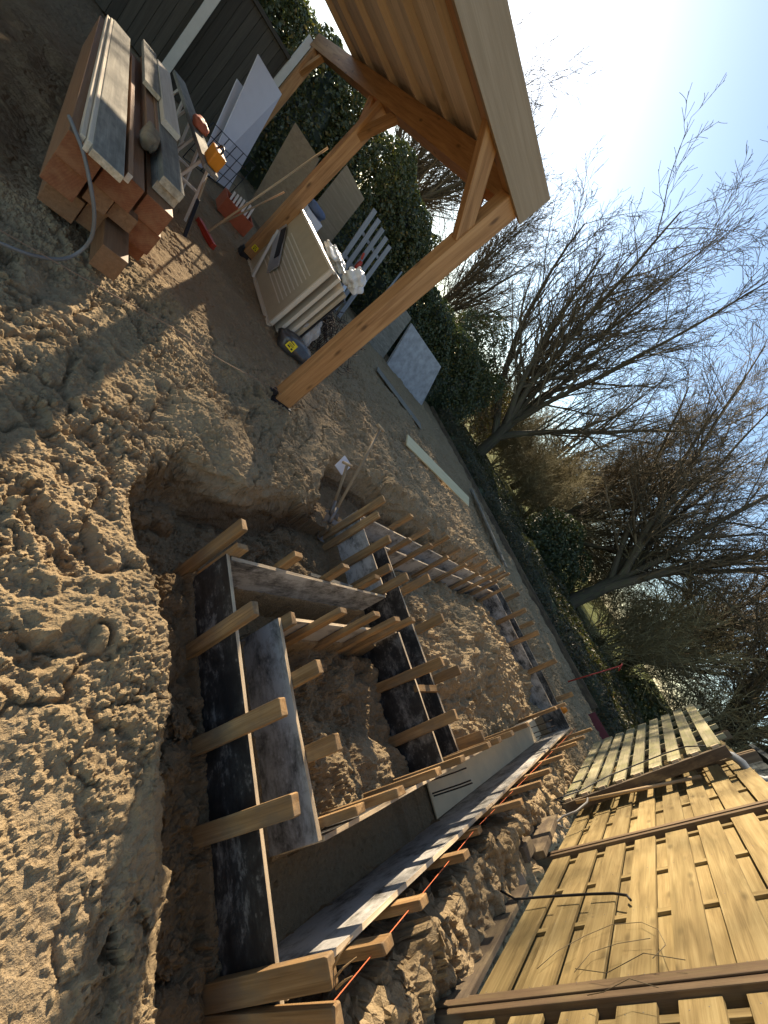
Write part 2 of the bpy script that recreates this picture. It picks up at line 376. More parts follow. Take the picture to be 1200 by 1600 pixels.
# dragged, smoothed sand near the viewer and trampled sand below the canopy
smooth = (1-sstep(.75, 1.0, X))*(1-sstep(.1, .8, Y))*.8
canopy = sstep(3.2, 4.0, Y)*(1-sstep(2.6, 3.2, X))
rough = np.clip(1-.7*smooth-.65*canopy, .1, 1)*(1-.35*sstep(6, 9, Y)); smooth = smooth*(1-sstep(-.5, 0, -X))
st = fbm(X*.35+Y*.9, (Y*.35-X*.9)*5, 3.2, 3, 77)
rl = rough*garden
Z += rl*(.17*(np.abs(fbm(WX, WY, 2.0, 5, 211, .52))-.12)-.07*np.clip(.05-np.abs(fbm(WX, WY, 3.4, 4, 215, .55)), 0, .05)/.05*.5+.05*(np.abs(fbm(WX, WY, 6.5, 5, 221, .6))-.1)+.03*fbm(WX, WY, 13, 5, 225, .66))
Z += .018*st*(smooth+.5*canopy)*garden
Z += .05*np.exp(-(((X-.95)/.25)**2))*sstep(-.4, .3, Y)*(1-sstep(1.5, 2.2, Y))      # spoil lip along the cut
Z += .14*np.exp(-(((X-1.35)/.35)**2+((Y-2.25)/.35)**2))+.08*np.exp(-(((X-.95)/.2)**2+((Y-3.5)/.25)**2))
Z += .10*np.exp(-((D+.25)/.22)**2)*sstep(2.6, 3.4, X)*sstep(1.5, 2.3, Y)
spoil = sstep(-1.5, -.5, D)*(1-sstep(-.12, .0, D))*sstep(2.9, 3.8, X)*sstep(.3, 1.2, Y)
Z += spoil*(.05+.42*(np.abs(fbm(WX, WY, 1.7, 5, 261, .56))-.09)+.12*(np.abs(fbm(WX, WY, 5, 4, 265, .6))-.08))
Z += sstep(3.5, 5, Y)*sstep(3, 4.5, X)*garden*(.16*(np.abs(fbm(WX, WY, 1.3, 5, 271, .55))-.1)+.05*fbm(X, Y, 6, 4, 275, .6))
Z += -.03*np.exp(-((Y+.86)/.12)**2)*(1-sstep(6, 7, X))
# the bank between shuttering and fence
bank = sstep(-1.15, -.9, Y)*(1-sstep(-.72, -.5, Y))*sstep(1.2, 1.6, X)*(1-sstep(7.2, 8, X))
Z += bank*(.03+.11*fbm(WX, WY, 3.1, 4, 41)+.16*(np.abs(fbm(WX, WY, 4.4, 5, 44, .62))-.08)+.05*fbm(X, Y, 14, 4, 47, .65))
# pit
# soil left standing under each board: (line, drift, axis, from, to, bottom of the board)
BANDS = [(uF1, 0, 'u', vRI, vIL, -.20), (vLO, 0, 'v', uF0, uA, -.165), (vIL, 0, 'v', uF1, uA, -.14), (vRI, 0, 'v', uF1, uB, -.22), (vRI, .04, 'v', uB, uFI, -.22), (uA, 0, 'u', vLO, vLL, -.24), (uA, 0, 'u', vRI, vIL, -.32),
         (uB, 0, 'u', vRI, vLI, -.34), (vLI, .07, 'v', uB, uFI, -.17), (vLL, .03, 'v', uA, uFO, -.18), (uFI, 0, 'u', vRI, vLI, -.26), (uFO, 0, 'u', vRO, vLL, -.24), (uF0, 0, 'u', vRO, vLO, -.19)]
floor = np.full(X.shape, -.36)
floor = np.where((fv > vLO) & (fu < uA), -.19-.19*sstep(.05, .32, fv-vLO), floor)
floor = np.where((fv > vLL), -.21-.1*sstep(.1, .4, fv-vLL), floor)
floor = np.where((fu > uFO), -.22, floor)
floor = np.where(fu < uF0, -.235-.10*sstep(.9, 1.5, fv), floor)
trench = np.maximum.reduce([inbox(uF0, uF1, vRO, vLO), inbox(uF0, uB, vRO, vRI), inbox(uF1, uB, vIL, vLO), inbox(uA, uB, vRI, vLL), inbox(uB, uFO, vRO, vRI), inbox(uFI, uFO, vRO, vLL), inbox(uA, uFO, vLI, vLL)])
c1 = inbox(uF1, uA, vRI, vIL); c2 = inbox(uB, uFI, vRI, vLI)
floor = floor*(1-c1)+c1*(-.28+.17*sstep(.5, -.15, fv)*(1-.6*sstep(2.2, 2.8, fu))+.36*(np.abs(fbm(WX, WY, 2.9, 5, 51))-.06)+.10*fbm(X, Y, 9, 5, 53, .6))
mound = np.exp(-(((fu-5.0)/1.5)**2)-(((fv-.70)/.70)**2))
floor = floor*(1-c2)+c2*(-.17+.34*mound+.46*(np.abs(fbm(WX, WY, 1.9, 5, 61, .55))-.1)+.20*(np.abs(fbm(WX*1.0+WY*.3, WY*.7, 4.2, 5, 65, .6))-.1)+.09*fbm(X, Y, 9, 5, 63, .6))
floor += (1-trench)*(.10*fbm(X, Y, 3.3, 4, 71)+.04*fbm(X, Y, 14, 3, 73))
floor = floor*(1-trench)+trench*(-.39+.015*fbm(X, Y, 6, 3, 79))
ridge = np.exp(-(((fu-2.92)/.03)**2))*inbox(uF0, uB, vRO, vRI, .03); floor += .05*ridge
for (a_, b_, kk, lo_, hi_, zz_) in BANDS:
    along, across = (fv, fu) if kk == 'u' else (fu, fv)
    bm_ = (1-sstep(.022, .045, np.abs(across-a_-(b_ if kk == 'v' else 0)*(fu-lo_)/(hi_-lo_+1e-9))))*sstep(lo_-.02, lo_+.02, along)*(1-sstep(hi_-.02, hi_+.02, along))
    floor = np.where(bm_ > 0, np.maximum(floor, floor*(1-bm_)+bm_*(zz_+.012)), floor)
wall = sstep(-.02, .13, D)
Z0 = Z.copy(); Z = Z*(1-wall)+floor*wall
# rolling land beyond the plot
far = sstep(11.6, 16, X); Z += far*.25+sstep(18, 60, np.hypot(X, Y))*(.6*fbm(X, Y, .05, 3, 91)+.4)
# clods stamped into the sheet
def stamp(n, r0, r1, region, emb=.25, dens=None, pw=2.4):
    x0, x1, y0, y1 = region
    cx = rng.uniform(x0, x1, n); cy = rng.uniform(y0, y1, n)
    rr = r0*(1-rng.random(n)*(1-(r0/r1)**(pw-1)))**(-1/(pw-1))
    ix = np.searchsorted(gx, cx); iy = np.searchsorted(gy, cy); keep = rng.random(n)
    for k in range(n):
        i, j = ix[k], iy[k]
        if keep[k] > dens[i, j]: continue
        r = rr[k]; i0, i1 = np.searchsorted(gx, (cx[k]-r*1.2, cx[k]+r*1.2)); j0, j1 = np.searchsorted(gy, (cy[k]-r*1.2, cy[k]+r*1.2))
        if i1-i0 < 1 or j1-j0 < 1: continue
        dx = gx[i0:i1, None]-cx[k]; dy = gy[None, j0:j1]-cy[k]
        a = rng.uniform(0, 3.14); c_, s_ = math.cos(a), math.sin(a); e = rng.uniform(.7, 1.35)
        q = ((dx*c_+dy*s_)*e)**2+((dy*c_-dx*s_)/e)**2
        if r > .03: q = q*(1+.9*WN[i0:i1, j0:j1])
        b = np.sqrt(np.clip(r*r-q, 0, None))
        zz = Z[i, j]+b*.85-r*emb
        sub = Z[i0:i1, j0:j1]; np.maximum(sub, np.where(b > 0, zz, -9), out=sub)
WN = fbm(X, Y, 40, 2, 101)
dens = rough*(.45+1.3*np.clip(fbm(X, Y, 2.2, 3, 121)+.15, 0, .5)); dens = np.where(D > .02, np.where(trench > .3, .05, .8), dens)
dens = np.where((D > -.22) & (D <= .02), np.maximum(dens, .8), dens); dens = np.maximum(dens, bank)
dens = np.clip(dens, 0, 1)
cl = np.clip(.4+4.2*fbm(X, Y, 2.6, 3, 171), 0, 1)*(.5+.7*np.clip(.5+2.6*fbm(X, Y, 9, 2, 175), 0, 1))
dcl = np.clip(dens*cl, 0, 1)
stamp(90, .05, .11, (.85, 1.27, -.5, 1.75), .35, ((D > .10) & (fu < uF0-.03))*.8, 2)
stamp(70, .05, .10, (1.2, 2.6, 1.3, 2.2), .35, ((D > .10) & (fv > vLO+.1))*.7, 2)
stamp(170, .03, .07, (-.5, 8, -1.2, 4.2), .5, dens*.5)
for k in range(34):          # boot prints
    fx, fy, fa = rng.uniform(.1, 1.9), rng.uniform(-.3, 3.3), rng.uniform(0, 6.28)
    i0, i1 = np.searchsorted(gx, (fx-.25, fx+.25)); j0, j1 = np.searchsorted(gy, (fy-.25, fy+.25))
    dx = gx[i0:i1, None]-fx; dy = gy[None, j0:j1]-fy; a1 = dx*math.cos(fa)+dy*math.sin(fa); a2 = -dx*math.sin(fa)+dy*math.cos(fa)
    q = (np.abs(a1)/.145)**3+(np.abs(a2)/(.052-.012*np.cos(a1*20)))**3
    Z[i0:i1, j0:j1] += (-.030*np.exp(-q**1.5)+.012*np.exp(-(q-1.7)**2*1.2)+.004*np.exp(-q)*np.sign(np.sin(a1*150)))*(D[i0:i1, j0:j1] < -.12)
stamp(2600, .014, .055, (1.2, 7.2, -1.05, -.42), .3, np.where(trench > .2, 0., .9), 2.6)
stamp(500, .028, .05, (-.4, 3.4, -1.0, 4.2), .4, dcl, 3.)
stamp(4800, .008, .028, (-.4, 3.4, -1.0, 4.2), .3, dcl, 3.5)
stamp(10000, .012, .045, (3.4, 9.5, -1.0, 5.5), .3, dens, 3.0)
stamp(9000, .016, .05, (1.5, 11.4, 3.4, 9), .3, dens*.6, 2.6)
stamp(120000, .0045, .013, (-.3, 2.6, -.9, 3.6), .1, np.clip(dcl*1.3+.08, 0, 1), 3.0)
Z += (.014*fbm(X, Y, 34, 4, 131, .72)+.012*np.maximum(fbm(X, Y, 20, 3, 133, .7), 0))*garden*(.35+.75*rough)
gradx = np.gradient(Z0*(1-wall)+floor*wall, gx, axis=0); grady = np.gradient(Z0*(1-wall)+floor*wall, gy, axis=1)
wet = np.zeros(X.shape)
wet = np.where(D > .03, .62, .10+.0*X)
wet = np.where((D > -.02) & (D < .16), .12+.75*(1-sstep(-.27, -.10, Z+.22*fbm(X, Y, 2.5, 4, 141))), wet)
wet = wet*(1-c2)+c2*(-.05+.2*sstep(-.1, -.3, Z)); wet = wet*(1-c1)+c1*(.15+.35*sstep(-.12, -.28, Z))
wet = np.where(trench > .3, .26, wet)
wet = np.where((D > .03) & (fu < uF0+.05), .55, wet)
wet += .35*canopy+.25*sstep(3.0, 6, Y)*(D < 0)*(X > 2.6)+.25*(1-sstep(-.05, .0, X))*sstep(1.5, 3, Y)
wet -= .10*bank
wet += .25*np.clip(fbm(X, Y, 1.3, 4, 151), -.2, .5)
wet += sstep(11.3, 11.8, X)*.5
green = sstep(14, 18, X)*.9
nxv, nyv = X.shape
wz = sstep(-.06, .0, D)*(1-sstep(.14, .24, D))
nz = Z*2.2
DX = wz*(.10*fbm(X+nz, Y-nz*.6, 4.5, 5, 241, .6)); DY = wz*(.10*fbm(X-nz*.7, Y+nz, 4.5, 5, 251, .6))
V = np.stack([(X+DX).ravel(), (Y+DY).ravel(), Z.ravel()], 1)
idx = np.arange(nxv*nyv).reshape(nxv, nyv)
F = np.stack([idx[:-1, :-1].ravel(), idx[1:, :-1].ravel(), idx[1:, 1:].ravel(), idx[:-1, 1:].ravel()], 1)
gm = nmesh('ground', V, F, mats=['soil'], smooth=False, extra={'wet': np.clip(wet, 0, 1).ravel(), 'green': green.ravel()})
tag(link('ground', gm), None, None, kind='structure')
def gz(x, y):
    return float(Z[min(np.searchsorted(gx, x), len(gx)-1), min(np.searchsorted(gy, y), len(gy)-1)])

# ------------------------------------------------------------------ shuttering boards
def board(pa, pb, zt, zb, label, face=('shut_dark',), rnd=.5, th=.02, cat='formwork board'):
    mb = MB(); a = U(pa[0], pa[1], (zt+zb)/2); b = U(pb[0], pb[1], (zt+zb)/2)
    L = (b-a).length; ax = ax3(b-a)
    # faces: -x,+x,-y,+y,-z,+z ; slot 0 face A(-y), 1 face B(+y), 2 cut edge
    n = max(2, int(L/.35)); off = random.uniform(0, 30)
    vs = []; lc = []
    for i in range(n+1):
        q = i/n; jig = random.uniform(-.003, .003)
        for sy in (-1, 1):
            for z_ in (zb, zt):
                p = a.lerp(b, q)+ax[1]*(sy*th/2+jig); p.z = z_+(random.uniform(-.004, .004) if z_ == zt and sy == 1 else 0)
                vs.append(p); lc.append((off+q*L, sy*th/2+off, z_+off))
    fs = []; mi = []
    for i in range(n):
        o = i*4; e = o+4     # verts: o(-y,zb) o+1(-y,zt) o+2(+y,zb) o+3(+y,zt)
        fs += [(o, e, e+1, o+1), (o+2, o+3, e+3, e+2), (o+1, e+1, e+3, o+3), (o, o+2, e+2, e)]; mi += [0, 1, 2, 2]
    fs += [(0, 1, 3, 2), (n*4, n*4+2, n*4+3, n*4+1)]; mi += [2, 2]
    mb.add(vs, fs, lc, rnd, mi)
    o = mb.build('formwork_board', [face[0], face[-1], 'edgeply'], bev=.0012)
    return tag(o, label, cat, 'formwork boards around the foundation trench')
dk, gr = 'shut_dark', 'shut_grey'
board((uF0, vLO+.02), (uF0, vRO-.02), ZT, -.19, 'dark board nearest the viewer, closing the near end of the trench', (dk, dk), .45)
board((uF1, vIL+.0), (uF1, vRI), ZT, -.20, 'grey smeared board parallel to the nearest dark one', (gr, gr), .75)
board((uF0+.02, vLO), (uA-.02, vLO), ZT, -.165, 'grey board with bright top edge at the left of the near pit', (gr, dk), .62)
board((uF1+.02, vIL), (uA-.04, vIL), ZT, -.14, 'pale edged board at the near pit with four long stakes before it', (gr, gr), .9)
board((uF1+.03, vRI), (uB-.04, vRI), ZT, -.22, 'near board on the inner side of the right-hand trench', (dk, dk))
board((uB+.03, vRI+.0), (uFI-.02, vRI+.04), ZT, -.22, 'far board on the inner side of the right-hand trench', (gr, dk))
board((uF0+.02, vRO), (uF0+2.15, vRO), ZT, -.36, 'near length of the long outer board under the orange line', (dk, gr), .8)
board((uF0+2.16, vRO), (uFO+.02, vRO+.02), ZT, -.36, 'far length of the long right-hand outer board, striped by stake shadows', (gr, gr), .65)
board((uA, vLO+.02), (uA, vLL+.04), ZT, -.24, 'greenish grey board at the left end of the cross trench, near the spades', (gr, gr), .7)
board((uA, vRI+.02), (uA, vIL+.0), ZT, -.32, 'black stained board closing the far side of the near pit', (dk, dk))
board((uB, vRI+.02), (uB, vLI), ZT, -.34, 'black board on the mound side of the cross trench', (dk, dk))
board((uB+.02, vLI), (uFI-.02, vLI+.07), ZT, -.17, 'inner board of the left-hand long trench with many stakes before it', (gr, gr), .75)
board((uA+.02, vLL), (uFO, vLL+.03), ZT, -.18, 'outer board of the left-hand long trench below the sandy bank', (gr, gr), .75)
board((uFI, vRI+.05), (uFI, vLI+.06), ZT, -.26, 'dark board of the far end trench beside the sunlit mound', (dk, gr), .6)
board((uFO, vRO+.02), (uFO, vLL+.02), ZT, -.24, 'farthest shuttering board below the far rim of the pit', (gr, dk), .7)

# stakes
def stake(u, v, zt, du, dv, label, wdir='v', w_=.072, t_=.036, zb=None):
    p1 = U(u, v, zt); zb = -.48 if zb is None else zb
    k = (zt-zb); p0 = U(u-du*k, v-dv*k, zb)
    d = (p1-p0).normalized(); up = U(1, 0, 0) if wdir == 'v' else U(0, 1, 0)
    ax = ax3(d, up); mb = MB()
    L = (p1-p0).length; off = random.uniform(0, 90); vs = []; lc = []
    for q in (0, .93, .99, 1):
        sh = .90 if q == 1 else 1
        for sy, sz in ((-1, -1), (1, -1), (1, 1), (-1, 1)):
            j = random.uniform(-.004, .004) if q == 1 else 0
            p = p0+d*(q*L+j)+ax[1]*(sy*w_/2*sh)+ax[2]*(sz*t_/2*sh); vs.append(p); lc.append((q*L+off, sy*w_/2+off, sz*t_/2))
    fs = [(3, 2, 1, 0), (12, 13, 14, 15)]
    for i in range(3):
        for k in range(4): fs.append((i*4+k, i*4+(k+1) % 4, i*4+4+(k+1) % 4, i*4+4+k))
    mb.add(vs, fs, lc); o = mb.build('wooden_stake', 'stake', bev=.002)
    return tag(o, label, 'stake', 'wooden stakes holding the formwork')
ordn = ['first', 'second', 'third', 'fourth', 'fifth', 'sixth', 'seventh', 'eighth', 'ninth', 'tenth', 'eleventh']
o_ = .032
ROWS = [
 ('u', uF0-o_, [(1.20, .28), (.74, .27), (.29, .34), (-.03, .32), (-.45, .36), (-.555, .35)], 'nearest board', 'the left corner'),
 ('u', uF1+o_, [(.77, .17), (.47, .27), (.13, .28)], 'pit side of the grey near board', 'the left'),
 ('v', vIL-o_, [(1.84, .33), (2.16, .36), (2.45, .34), (2.63, .37)], 'pale edged board of the near pit', 'the near end'),
 ('v', vLO+o_, [(1.31, .18), (1.66, .25), (2.09, .28), (2.5, .27)], 'back of the bright edged grey board', 'the near corner'),
 ('u', uA-o_, [(1.95, .42), (1.84, .31), (1.56, .33), (1.32, .24), (1.17, .36)], 'greenish board near the spades', 'the left'),
 ('u', uA-o_, [(.45, .38), (.1, .33)], 'black board across the near pit', 'the left'),
 ('u', uB+o_, [(1.21, .40), (.83, .38), (.4, .34), (-.08, .32)], 'mound side of the cross trench', 'the left'),
 ('v', vLI-o_+.03, [(3.33, .33), (3.68, .40), (4.22, .36), (4.74, .39), (5.31, .36), (5.72, .40), (6.08, .40), (6.65, .46)], 'inner board of the long left-hand trench', 'the near end'),
 ('v', vLL+o_+.01, [(3.52, .38), (4.0, .35), (4.47, .41), (4.99, .36), (5.49, .43), (5.98, .42), (6.55, .46), (6.94, .43), (7.19, .44)], 'outer board of the long left-hand trench', 'the near end'),
 ('u', uFI-o_, [(1.29, .44), (.89, .45), (.42, .48)], 'mound side of the far end trench', 'the left'),
 ('u', uFO+o_, [(1.7, .38), (1.15, .36), (-.08, .38)], 'farthest shuttering board', 'the left'),
 ('v', vRI+o_+.02, [(1.66, .27), (1.83, .38), (2.2, .40), (2.5, .42), (2.95, .44), (3.12, .46), (3.4, .48), (3.9, .48), (5.6, .42), (5.85, .50)], 'inner board of the right-hand trench', 'the near end'),
 ('v', vRO-o_-.005, [(1.64, .27), (1.97, .25), (2.49, .25), (2.95, .16), (3.42, .33), (3.92, .37), (4.42, .35), (5.08, .36), (5.80, .41), (6.18, .46), (6.87, .48)], 'long outer board by the fence', 'the near end'),
]
for kind, val, lst, where, frm in ROWS:
    for i, (c, zt) in enumerate(lst):
        u, v = (val, c) if kind == 'u' else (c, val)
        lean = random.uniform(-.03, .03)
        lab = f'{ordn[i]} stake from {frm} on the {where}'
        if kind == 'u': stake(u, v, zt, .0, lean, lab, 'v')
        else: stake(u, v, zt, lean, .0, lab, 'u')
# spacer between the two boards of the cross trench
mb = MB(); mb.bar(U(uA-.01, .36, ZT-.02), U(uB+.02, .33, ZT+.01), .05, .03); tag(mb.build('spacer_batten', 'stake', bev=.002), 'short wooden spacer batten wedged across the trench between the two black boards', 'batten')
mb = MB(); mb.bar(U(3.23, -.16, -.03), U(3.26, .10, -.02), .035, .14); tag(mb.build('wood_offcut', 'stake', bev=.002), 'short block of wood on the soil by the black cross trench board', 'offcut')
mb = MB(); mb.bar(U(2.2, 1.30, -.12), U(2.85, 1.26, -.10), .03, .03); tag(mb.build('wooden_batten', 'greyboard', bev=.002), 'thin grey batten lying behind the board with the bright top edge', 'batten')
# orange builders line
mb = MB(); mb.tube([U(.9, vRO-.055, ZT+.13), U(uF0+.06, vRO-.05, ZT+.125), U(3.0, vRO-.03, ZT+.02), U(uFO+.1, vRO-.015, ZT+.05)], .0019, 6)
tag(mb.build('builders_line', 'rope'), 'thin orange builders line stretched along the top of the right-hand trench', 'string line')
# split nail / splinter on the corner stake
mb = MB()
for q in ((.0, .03, .06), (.02, .05, .045), (-.02, .02, .05)):
    b = U(uF0-.03, -.47+q[0], .355); mb.tube([b, b+Vector((.01, q[1]*.5, .03)), b+Vector((.02+q[0], q[1], q[2]+.02))], [.004, .003, .001], 5)
tag(mb.build('wood_splinter', 'stake'), 'pale splinters split off the top of the corner stake nearest the viewer', 'splinter')
# blinding concrete, rebar starters
mb = MB()
pts = [U(2.26*h+.12, vRI-.02, -.37), U(2.26*h+.10, vRO+.015, -.37), U(uFO-.02, vRO+.03, -.37), U(uFO-.02, vRI+.05, -.37)]
mb.prism(pts[::-1], (0, 0, .012)); tag(mb.build('concrete_bed', 'blinding'), None, None, kind='structure')
def rebar(u, v, label):
    mb = MB(); mb.tube([U(u, v, -.40), U(u+.004, v, -.1), U(u+.01, v+.003, .0)], .0055, 6); tag(mb.build('starter_bar', 'rust'), label, 'rebar', 'starter bars in the right-hand trench')
for i, (u, v) in enumerate([(3.42, -.255), (3.42, -.34), (3.43, -.36)]): rebar(u, v, ['left steel bar of the near trio standing on the cream trench bed', 'middle steel bar of the near trio standing on the cream trench bed', 'right steel bar of the near trio standing on the cream trench bed'][i])
for i, (u, v) in enumerate([(7.0, -.30), (7.02, -.38), (7.05, -.44)]): rebar(u, v, ['left steel bar of the far trio at the end of the cream trench bed', 'middle steel bar of the far trio at the end of the cream trench bed', 'right steel bar of the far trio at the end of the cream trench bed'][i])
# scraps at the far trench
mb = MB(); mb.grid(lambda a, b: U(7.2+.12*a, .46+.16*b, -.25+.05*math.sin(7*a+3*b)+.04*math.sin(9*b)), 8, 8); tag(mb.build('plastic_scrap', 'bagwhite'), 'crumpled white plastic scrap lying in the far end trench', 'plastic scrap')
mb = MB(); mb.grid(lambda a, b: U(7.18+.12*a, .68+.10*b, -.25+.04*math.sin(8*a+3*b)), 6, 6); tag(mb.build('red_scrap', 'red'), 'small red scrap lying beside the white plastic in the far trench', 'scrap')
mb = MB(); mb.tube([U(7.62, -.25, -.1), U(7.62, -.25, .1), U(7.62, -.25, .16)], [.04, .05, .03], 10); tag(mb.build('orange_cap', 'orange'), 'small bright orange cap by the far right corner of the shuttering', 'cap')

# ------------------------------------------------------------------ pergola
pg = thing('pergola', 'new pine pergola with boarded roof and broad pale fascia, left of the pit', 'pergola', (2.11, 3.27, 0))
def post(x0, x1, y0, y1, z0, z1, label=None):
    mb = MB(); mb.span(x0, x1, y0, y1, z0, z1, 2); o = mb.build('post', 'pine', pg, .006)
    if label: o['label'] = label
    f = MB(); f.span(x0-.025, x1+.025, y0-.02, y1+.02, -.12, z0-.002); f.span(x0-.03, x0-.004, y0+.03, y1-.03, z0, z0+.05); f.build('post_foot', 'black', o, .004)
    return o
p1 = post(2.02, 2.20, 3.19, 3.34, .035, 2.56)
p2 = post(2.02, 2.20, 6.43, 6.58, .05, 2.50)
p3 = post(2.02, 2.20, 10.56, 10.71, .05, 2.50)
post(-3.2, -3.02, 3.19, 3.34, .04, 2.56)
def sticker(parent, c, ex, ey, n, w_, h_):
    c = Vector(c); ex = Vector(ex); ey = Vector(ey); n = Vector(n)
    mb = MB(); mb.box(c+n*.002, (w_, h_, .002), (ex, ey, n)); o = mb.build('label_sticker', 'yellow', parent)
    k = MB()
    for i, (a, b, l, t) in enumerate(((-.1, .28, .55, .10), (-.05, .08, .62, .05), (-.05, -.04, .62, .05), (-.16, -.24, .34, .16), (.26, -.26, .2, .2))):
        k.box(c+ex*(a*w_)+ey*(b*h_)+n*.0042, (l*w_, t*h_, .001), (ex, ey, n))
    k.build('print_lines', 'ink', o)
sticker(p2, (2.095, 6.43, .20), (1, 0, 0), (0, 0, 1), (0, -1, 0), .075, .075)
mb = MB(); mb.span(2.03, 2.19, 3.345, 11.0, 2.502, 2.732, 1); mb.build('end_beam', 'pine', pg, .005)
mb = MB(); mb.span(-3.4, 2.19, 3.20, 3.33, 2.562, 2.70, 0); mb.build('front_beam', 'pine', pg, .005)
mb = MB(); mb.span(-3.4, 2.24, 3.145, 3.187, 2.55, 2.81, 0); mb.build('fascia', 'fascia', pg, .003)
mb = MB(); mb.span(2.203, 2.243, 3.19, 8.72, 2.65, 2.81, 1); mb.build('side_fascia', 'fascia', pg, .003)
for y in (4.15, 4.93, 5.78, 6.75, 7.78, 8.62):
    mb = MB(); mb.span(-3.4, 2.19, y-.035, y+.035, 2.735, 2.802, 0); mb.build('rafter', 'pale', pg, .003)
mb = MB(); y = 3.19
while y < 8.6:
    w_ = .195; mb.span(-3.4, 2.2, y, y+w_-.004, 2.803, 2.825, 0); y += w_
mb.build('roof_boards', 'pale', pg)
def brace(a, b, w_=.13, t_=.07, up=(0, 1, 0)):
    mb = MB(); mb.bar(a, b, t_, w_, up) if up[2] else mb.bar(a, b, w_, t_, up); mb.build('brace', 'pine', pg, .004)
brace((2.06, 3.25, 2.13), (1.56, 3.25, 2.61), .13, .085)
brace((-3.05, 3.25, 2.13), (-2.55, 3.25, 2.61), .13, .085)
for yp, sgn in ((3.30, 1), (6.48, -1), (6.54, 1), (10.6, -1)):
    brace((2.11, yp, 2.13), (2.11, yp+sgn*.52, 2.58), .13, .085, (1, 0, 0))

# ------------------------------------------------------------------ fence on the right
YF = -.94
fn = thing('board_fence', 'honey coloured fence of overlapping horizontal boards between dark posts, right of the pit', 'fence', (3.2, YF-.05, 0))
def fence_panel(x0, x1, z0, label=None):
    mb = MB(); n = 8; pitch = .221; bw = .146
    for k in range(n):
        z = z0+k*pitch
        jx = random.uniform(-.004, .004)
        mb.span(x0+jx, x1+jx, YF-.016, YF, z, z+bw, 0)
        if k < n-1: mb.span(x0, x1, YF-.049, YF-.033, z+.11, z+.11+bw, 0)
    for k in range(n):
        for q in (.03, .355, .66, .97):
            for dz in (.035, .10):
                x = x0+(x1-x0)*q+random.uniform(-.006, .006); z = z0+k*pitch+dz; mb.tube([(x, YF-.003, z), (x, YF+.0012, z)], .003, 6, mi=1)
    o = mb.build('fence_panel', ['fence', 'steel'], fn, .0035)
    rb = MB()
    for q in (.03, .355, .66, .97):
        x = x0+(x1-x0)*q; rb.span(x-.022, x+.022, YF-.0325, YF-.0165, z0-.02, z0+n*pitch-.06, 2)
    rb.build('batten', 'fence', o, .002)
for a, b in ((.36, 2.215), (2.345, 4.125), (4.245, 6.03), (6.15, 7.95)): fence_panel(a, b, .145)
for x in (2.28, 4.185, 6.09, 8.01):
    mb = MB(); mb.span(x-.062, x+.062, YF-.07, YF+.022, -.25, 2.0, 2); o = mb.build('fence_post', 'fencepost', fn, .004)
    g = MB(); g.span(x-.022, x+.026, YF+.0225, YF+.03, -.2, 1.99, 2); g.build('post_strip', 'fencepost', o, .003)
# edging plank and blocks at the fence foot
mb = MB(); mb.bar((2.28, -.93, .05), (3.52, -.91, .03), .03, .16); tag(mb.build('edging_plank', 'darkplank', bev=.004), 'muddy edging plank standing on edge along the foot of the fence', 'plank')
mb = MB(); mb.bar((3.95, -.86, .06), (4.75, -.80, .04), .05, .20); tag(mb.build('muddy_plank', 'darkplank', bev=.006), 'mud caked plank at the foot of the fence before the leaning slatted panel', 'plank')
mb = MB(); mb.bar((3.78, -.80, -.03), (3.98, -.78, -.01), .10, .22); tag(mb.build('wood_block', 'darkplank', bev=.01), 'thick muddy wood block between the two planks at the fence foot', 'block')
def rock(c, r, name, m, label, cat, seed=0, sq=(1, 1, .8)):
    rr = random.Random(seed); ph = [rr.uniform(0, 6) for _ in range(6)]
    mb = MB()
    def fn(a, b):
        th = a*math.pi; p = b*2*math.pi
        k = 1+.13*math.sin(2*p+ph[0])*math.sin(th)+.1*math.sin(3*th+ph[1])+.07*math.sin(5*p+ph[2]+2*th)*math.sin(th)
        return (c[0]+r*sq[0]*k*math.sin(th)*math.cos(p), c[1]+r*sq[1]*k*math.sin(th)*math.sin(p), c[2]+r*sq[2]*k*math.cos(th))
    mb.grid(fn, 12, 20); return tag(mb.build(name, m), label, cat)
rock((3.6, -.90, .02), .06, 'stone', 'stone', 'rounded brown stone beside the end of the edging plank', 'stone', 3)
# black hose stub hooked over the fence
mb = MB(); mb.tube([(3.28, -.80, -.05), (3.25, -.885, .10), (3.235, -.90, .33), (3.17, -.905, .59), (3.13, -.91, .74), (3.07, -.91, .82), (3.02, -.915, .84)], .007, 8)
tag(mb.build('black_hose', 'black'), 'thin dark hose running up the honey coloured fence boards', 'hose')
# dry vine on the fence
mb = MB()
for pts in ([(2.5, -.925, .42), (2.62, -.92, .5), (2.74, -.925, .62), (2.80, -.922, .75), (2.77, -.92, .9), (2.66, -.915, .98), (2.48, -.9, 1.02), (2.34, -.88, .98)],
            [(2.42, -.92, .62), (2.55, -.915, .68), (2.6, -.918, .8), (2.58, -.91, .95)], [(2.34, -.88, .66), (2.28, -.88, .8), (2.36, -.87, .95), (2.3, -.88, 1.1)], [(2.2, -.90, .72), (2.16, -.88, .80), (2.2, -.87, .9), (2.15, -.88, 1.0)]):
    mb.tube(pts, .0014, 5)
tag(mb.build('dry_vine', 'twig'), 'thin dry vine stem looping over the nearest fence post', 'vine')

